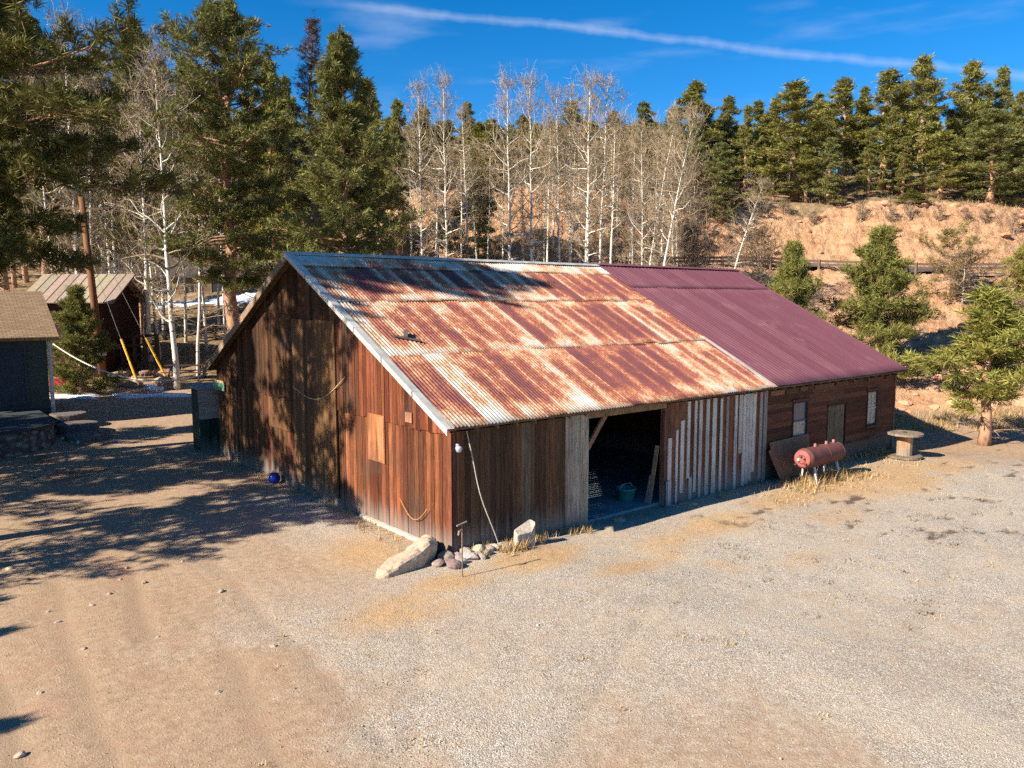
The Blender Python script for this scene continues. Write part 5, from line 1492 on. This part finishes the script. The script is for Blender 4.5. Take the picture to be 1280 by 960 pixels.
for k in range(22):
    px = 120 + 250 * (k + rr.random()) / 22; d = rr.uniform(88, 97)
    x, y = at(px, d); z = Gs(x, y); H = max(4, zof(rr.uniform(180, 280), d) - z)
    place_tree('hill_d', "pine_tree", x, y, H, rr.uniform(2.2, 3.2), "low bushy pine in the shade behind the log cabin", "pine tree", "low pines behind the log cabin", rr.uniform(0, 6))

# aspens
def make_aspen(name, seed, H, nb, R_, base=.3, r0=.14, twig=(.28, .21, .135), lean=0.0, up=.55, second=5, third=4, tr=.0095, forks=0):
    t = Tree(seed); r = t.r; tw = MB()
    n = 10; px_, py_ = 0., 0.; pts = []
    w = np.cumsum(r.normal(0, H * .0032, (n, 2)), 0)
    for i in range(n):
        pts.append((w[i][0] * (i > 0) + lean * H * (i / (n - 1)) ** 1.3, w[i][1] * (i > 0), H * .97 * i / (n - 1) - (.4 if i == 0 else 0)))
    t.m.tube(pts, [r0 * (1.12 if i == 0 else 1) * (1 - .9 * (i / (n - 1)) ** .9) for i in range(n)], 9)
    az = 0.
    zz = [p[2] for p in pts]
    def path(p0, d, ln, k, jit, gr):
        q = [np.array(p0, float)]; d = np.array(d, float)
        for i in range(k):
            d = d / np.linalg.norm(d) + r.normal(0, jit, 3) + np.array([0, 0, gr]); d /= np.linalg.norm(d); q.append(q[-1] + d * ln / k)
        return q, d
    for i in range(nb):
        f = (i + r.random()) / nb; h = base + (1 - base) * f ** .85; z = H * min(h, .96)
        st = np.array([np.interp(z, zz, [p[0] for p in pts]), np.interp(z, zz, [p[1] for p in pts]), z])
        az += 2.4 + r.normal(0, .5)
        rad = R_ * (math.sin(math.pi * min(1., .15 + f * .8)) ** .6) * r.uniform(.5, 1.1)
        d0 = np.array([math.cos(az), math.sin(az), up * (.4 + 1.1 * f) + r.normal(0, .15)])
        rb_ = .012 + r0 * .28 * (1 - f) * r.uniform(.6, 1.1)
        q, dl = path(st, d0, rad * 1.15, 5, .2, .06)
        pale = f < .75 and r.random() < .6
        (t.m if pale else tw).tube(q, [rb_ * (1 - .75 * u / 5) for u in range(6)], 4, (1, 1, 1) if pale else tuple(np.array(twig) * 1.15), caps=False)
        for j in range(second):
            u = r.uniform(.8, 5); a = int(min(4, u)); p = q[a] + (q[a + 1] - q[a]) * (u - a)
            dv = dl + r.normal(0, .75, 3) + np.array([0, 0, .2])
            q2, d2 = path(p, dv, rad * r.uniform(.25, .5) + .25, 3, .25, .08)
            c = tuple(np.array(twig) * r.uniform(.75, 1.3))
            tw.tube(q2, [tr * 1.35, tr * 1.1, tr * .9, tr * .7], 3, c, caps=False)
            for l in range(third):
                a = r.integers(0, 3); p = q2[a] + (q2[a + 1] - q2[a]) * r.random()
                dv = d2 + r.normal(0, .8, 3) + np.array([0, 0, .15])
                q3, _ = path(p, dv, rad * r.uniform(.12, .28) + .2, 2, .3, .05)
                tw.tube(q3, [tr * .9, tr * .75, tr * .5], 3, tuple(np.array(c) * r.uniform(.85, 1.2)), caps=False)
    tm = raw_mesh(name + "_trunk", np.array(t.m.v), t.m.f, M_aspen, np.array(t.m.c), True)
    cm = raw_mesh(name + "_crown", np.array(tw.v), tw.f, M_twig, np.array(tw.c))
    return dict(trunk=tm, crown=cm, H=H, R=R_)
V_['asp_a'] = make_aspen("aspen", 41, 14, 52, 2.0, .3, .14, second=5, third=4)
V_['asp_b'] = make_aspen("aspen", 42, 14, 46, 1.8, .36, .12, second=5, third=4)
V_['asp_c'] = make_aspen("aspen", 43, 12, 52, 2.4, .2, .16, second=6, third=4)
V_['asp_d'] = make_aspen("aspen", 44, 12, 42, 2.2, .3, .10, (.31, .225, .135), second=6, third=4, tr=.011)
V_['asp_lean'] = make_aspen("aspen", 45, 12, 44, 2.0, .26, .12, lean=.22, second=6, third=5)
V_['scrub'] = make_aspen("scrub", 46, 5, 44, 1.9, .05, .05, (.20, .14, .09), second=6, third=5, tr=.014)
def m_scrubify(): pass

def aspen(kind, px, d, top, wpx, label, group=None, name="aspen_tree", rz=None, lean=0.0, cat="aspen"):
    x, y = at(px, d); z = Gs(x, y); H = zof(top, d) - z; NT_[0] += 1
    if not lean: lean = .05 * math.sin(NT_[0] * 5.3)
    return place_tree(kind, name, x, y, H, wpx * d / FPX / 2, label, cat, group, (NT_[0] * 2.1) if rz is None else rz, lean)

aspen('asp_c', 101, 58, 24, 110, "white aspen rising just right of the near dark pine")
aspen('asp_c', 219, 47, 72, 120, "thickest white aspen left of the barn gable", rz=.4)
aspen('asp_b', 246, 52, 90, 70, "slim white aspen close right of the thickest aspen")
aspen('asp_c', 186, 55, 96, 120, "tan twiggy aspen between the thickest aspen and the near dark pine")
aspen('asp_c', 152, 60, 112, 110, "bushy bare aspen over the corral fence")
aspen('asp_d', 78, 55, 70, 90, "bare aspen behind the boughs of the near dark pine")
aspen('asp_d', 280, 57, 150, 70, "thin bare aspen left of the orange-trunked tallest pine")
aspen('asp_d', 205, 62, 60, 110, "bare aspen behind the thickest white aspen")
aspen('asp_c', 130, 64, 78, 110, "bare aspen farther back behind the utility pole")
aspen('asp_a', 532, 52, 98, 58, "left one of the thin aspens showing against the orange bank")
aspen('asp_a', 562, 53, 96, 60, "thin aspen second from the left against the orange bank")
aspen('asp_b', 586, 60, 132, 50, "thin aspen in front of the pointed hillside pine")
aspen('asp_a', 638, 50, 92, 70, "left one of the two tall white aspens at the centre", rz=1.1)
aspen('asp_a', 664, 50, 96, 66, "right one of the two tall white aspens at the centre", rz=3.3)
aspen('asp_d', 684, 56, 150, 60, "thin tan aspen right of the two tall white aspens")
aspen('asp_b', 702, 51, 108, 54, "left stem of the white aspen clump over the roof seam")
aspen('asp_b', 712, 52.5, 112, 60, "second stem of the white aspen clump over the roof seam")
aspen('asp_a', 734, 50, 94, 74, "tallest stem of the white aspen clump over the roof seam", rz=.2)
aspen('asp_b', 748, 52, 100, 70, "right stem of the white aspen clump over the roof seam")
aspen('asp_d', 762, 57, 140, 80, "twiggy brown aspen at the right side of the white clump")
aspen('asp_d', 790, 54, 170, 70, "dark slim aspen left of the leaning aspens")
aspen('asp_b', 806, 49, 150, 50, "upright aspen at the left of the three above the maroon ridge")
aspen('asp_lean', 800, 50, 142, 80, "middle aspen of the three above the maroon ridge, leaning right", rz=-.75)
aspen('asp_lean', 812, 48, 138, 80, "white aspen leaning farthest right above the maroon ridge", rz=-.6)
aspen('asp_lean', 905, 56, 222, 60, "small pale aspen leaning over the guard rail", rz=-.6)
for i, (px, d, top, w) in enumerate(((610, 64, 180, 60), (655, 66, 175, 60), (690, 70, 165, 70), (724, 68, 160, 70), (770, 72, 160, 80), (785, 66, 175, 70), (825, 70, 170, 70), (840, 64, 190, 60), (548, 66, 195, 55))):
    aspen('asp_d', px, d, top, w, "bare brown aspen in the twiggy thicket between the white trunks and the bank", "bare aspens of the thicket below the bank")
for i, (px, d, top, w) in enumerate(((92, 62, 90, 90), (118, 58, 120, 90), (140, 66, 70, 100), (165, 59, 130, 90), (200, 56, 140, 90), (232, 60, 110, 90), (258, 58, 150, 90), (275, 64, 130, 80))):
    aspen('asp_d', px, d, top, w, "tan twiggy bare aspen in the grove behind the maroon cabin and the corral", "bare aspens of the grove by the corral")
for i in range(11):
    px = 515 + 350 * (i * .618 % 1)
    aspen('asp_d', px, 62 + i % 5, 165 + i * 17 % 50, 62, "bare brown aspen in the twiggy thicket between the white trunks and the bank", "bare aspens of the thicket below the bank")
for i, (px, d, top, w, lab) in enumerate(((866, 58, 262, 60, "dark bare bush above the maroon ridge left of the small leaning aspen"), (950, 58, 290, 60, "grey bare bush by the guard rail left of the young pines"), (1200, 55, 318, 90, "grey dead brush lying below the guard rail under the sparse pine"), (1278, 44, 425, 60, "grey brush pile at the right edge beside the bright green pine"), (1260, 52, 372, 60, "dead grey brush behind the bright green pine's crown"), (1140, 81, 262, 36, "dark scrub hanging from the rim of the cut bank"), (1050, 84, 235, 40, "dry scrub at the foot of the pine with a bare tip"), (915, 82, 232, 80, "brown scrub on the slope below the ridge pines"), (1240, 43, 470, 60, "green-brown scrub at the foot of the bank behind the right trunk"))):
    aspen('scrub', px, d, top, w, lab, None, "bare_bush", cat="bush")
for i in range(8):
    px = 500 + 380 * (i + .5) / 8
    aspen('scrub', px, 56.5 + (i * 7 % 6), 302 - (i * 13 % 26), 52, "low leafless brush along the foot of the orange bank behind the barn roof", "leafless brush along the orange bank", "bare_bush", cat="bush")
for i in range(26):
    px = 480 + 430 * (i * .618 % 1)
    aspen('scrub', px, 79 + (i * 7 % 14), 240 - (i * 13 % 44), 36 + (i * 11 % 40), "brown leafless scrub among the grass along the brow of the cut bank", "leafless scrub along the brow", "bare_bush", cat="bush")

for i in range(12):
    x_, d_ = 880 + 400 * ((i * 0.618) % 1), 75.5 + 6 * ((i * 0.377) % 1)
    aspen('scrub', x_, d_, 0, 20, "sprig of dry scrub rooted on the bare cut bank above the road", "dry scrub sprigs on the cut bank", "bare_bush", cat="bush").scale = (1, 1, .055 + .04 * ((i * .73) % 1))
rr = random.Random(77)
for i in range(60):
    px, d = rr.uniform(500, 1290), rr.uniform(71, 80); x, y = at(px, d); s_ = rr.uniform(.18, .6)
    m = MB(); m.rock((0, 0, 0), (s_ * rr.uniform(.9, 1.6), s_, s_ * rr.uniform(.5, .9)), rr.random(), tint((.42, .24, .14), .25), rr.uniform(0, 3))
    tag(m.build("bank_rock", M_stone, loc=(x, y, Gs(x, y) + s_ * .2)), "broken orange rock lying on the cut bank above the road", "rock", "broken rocks on the cut bank above the road")

# fallen branch litter and dark needles left on the yard gravel
litter = []
for k in range(60): litter.append((r_.uniform(3, 19), r_.uniform(-10, -3), r_.uniform(.1, .35), 16, .05))
blades("pine_litter", litter, (.12, .08, .045), "dark needle litter lying on the gravel", "litter")

# ------------------------------------------------------------------ light and sky
EL, AZ = R(31.5), R(-6)
sd = Vector((math.cos(AZ) * math.cos(EL), math.sin(AZ) * math.cos(EL), -math.sin(EL)))
sl = bpy.data.lights.new("sun", 'SUN'); sl.energy = 5.0; sl.angle = R(.5); sl.color = (1, .91, .76)
so = bpy.data.objects.new("sun", sl); COL.objects.link(so); so.rotation_euler = sd.to_track_quat('-Z', 'Y').to_euler(); so.location = (-30, 5, 30)

w = bpy.data.worlds.new("World"); sc.world = w; w.use_nodes = True
nt = w.node_tree; bg = nt.nodes["Background"]
sk = nt.nodes.new('ShaderNodeTexSky'); sk.sky_type = 'NISHITA'; sk.sun_disc = False
sk.sun_elevation = EL; sk.sun_rotation = R(-84); sk.altitude = 2600; sk.air_density = 1.0; sk.dust_density = .0; sk.ozone_density = 3.0
hs = nt.nodes.new('ShaderNodeHueSaturation'); hs.inputs['Saturation'].default_value = 1.38; hs.inputs['Value'].default_value = 1.15
nt.links.new(sk.outputs[0], hs.inputs['Color'])
# vapour trail: a great-circle band through two sky directions, frayed by noise
def pdir(px, py):
    v = FWD + RGT * (px - CX) / FPX + UP * (CY - py) / FPX
    return Vector(v).normalized()
tc = nt.nodes.new('ShaderNodeTexCoord')
def vm(op, a, b=None):
    n = nt.nodes.new('ShaderNodeVectorMath'); n.operation = op
    for i, q in enumerate((a, b)):
        if q is None: continue
        if isinstance(q, bpy.types.NodeSocket): nt.links.new(q, n.inputs[i])
        else: n.inputs[i].default_value = q
    return n.outputs['Value'] if op == 'DOT_PRODUCT' else n.outputs[0]
def mt(op, a, b=None, clamp=False):
    n = nt.nodes.new('ShaderNodeMath'); n.operation = op; n.use_clamp = clamp
    for i, q in enumerate((a, b)):
        if q is None: continue
        if isinstance(q, bpy.types.NodeSocket): nt.links.new(q, n.inputs[i])
        else: n.inputs[i].default_value = q
    return n.outputs[0]
def mr(x, a, b):
    n = nt.nodes.new('ShaderNodeMapRange'); n.interpolation_type = 'SMOOTHSTEP'; nt.links.new(x, n.inputs[0]); n.inputs[1].default_value = a; n.inputs[2].default_value = b
    return n.outputs[0]
def nz(vec, s, det=4.0):
    n = nt.nodes.new('ShaderNodeTexNoise'); nt.links.new(vec, n.inputs['Vector']); n.inputs['Scale'].default_value = s; n.inputs['Detail'].default_value = det; return n.outputs[0]
dirv = tc.outputs['Generated']
A_, B_ = pdir(470, 10), pdir(1000, 66)
nrm = A_.cross(B_).normalized(); along = (B_ - A_).normalized()
dist = vm('DOT_PRODUCT', dirv, tuple(nrm)); al = vm('DOT_PRODUCT', dirv, tuple(along))
n_lo = nz(dirv, 7.); n_hi = nz(dirv, 60.)
dist = mt('ADD', dist, mt('MULTIPLY', mt('SUBTRACT', n_lo, .5), .016))
wid = mt('ADD', .003, mt('MULTIPLY', n_hi, .0062))
k = mt('SUBTRACT', 1.0, mt('DIVIDE', mt('ABSOLUTE', dist), wid), True)
al0 = A_.dot(along); al1 = pdir(1300, 90).dot(along)
k = mt('MULTIPLY', k, mr(al, pdir(330, 0).dot(along), al0 + .06))
k = mt('MULTIPLY', k, mt('ADD', .25, mt('MULTIPLY', n_hi, .75)))
# faint streaks of high cloud
mp = nt.nodes.new('ShaderNodeVectorMath'); mp.operation = 'MULTIPLY'; nt.links.new(dirv, mp.inputs[0]); mp.inputs[1].default_value = (3., 3., 16.)
ci = mr(nz(mp.outputs[0], 1.6, 6.0), .53, .78)
k = mt('ADD', mt('MULTIPLY', k, .36), mt('MULTIPLY', ci, .2), True)
mx = nt.nodes.new('ShaderNodeMix'); mx.data_type = 'RGBA'
nt.links.new(k, mx.inputs[0]); nt.links.new(hs.outputs[0], mx.inputs[6]); mx.inputs[7].default_value = (5.2, 5.6, 7.0, 1)
nt.links.new(mx.outputs[2], bg.inputs[0]); bg.inputs[1].default_value = .072

sc.render.engine = 'CYCLES'
sc.cycles.max_bounces = 6; sc.cycles.diffuse_bounces = 3; sc.cycles.glossy_bounces = 2; sc.cycles.transmission_bounces = 2; sc.cycles.transparent_max_bounces = 4
sc.cycles.use_denoising = False; sc.cycles.sample_clamp_indirect = 2.0; sc.cycles.use_light_tree = False
sc.view_settings.view_transform = 'Standard'; sc.view_settings.look = 'None'; sc.view_settings.exposure = 1.16; sc.view_settings.gamma = 1.0
sc.view_settings.use_curve_mapping = False
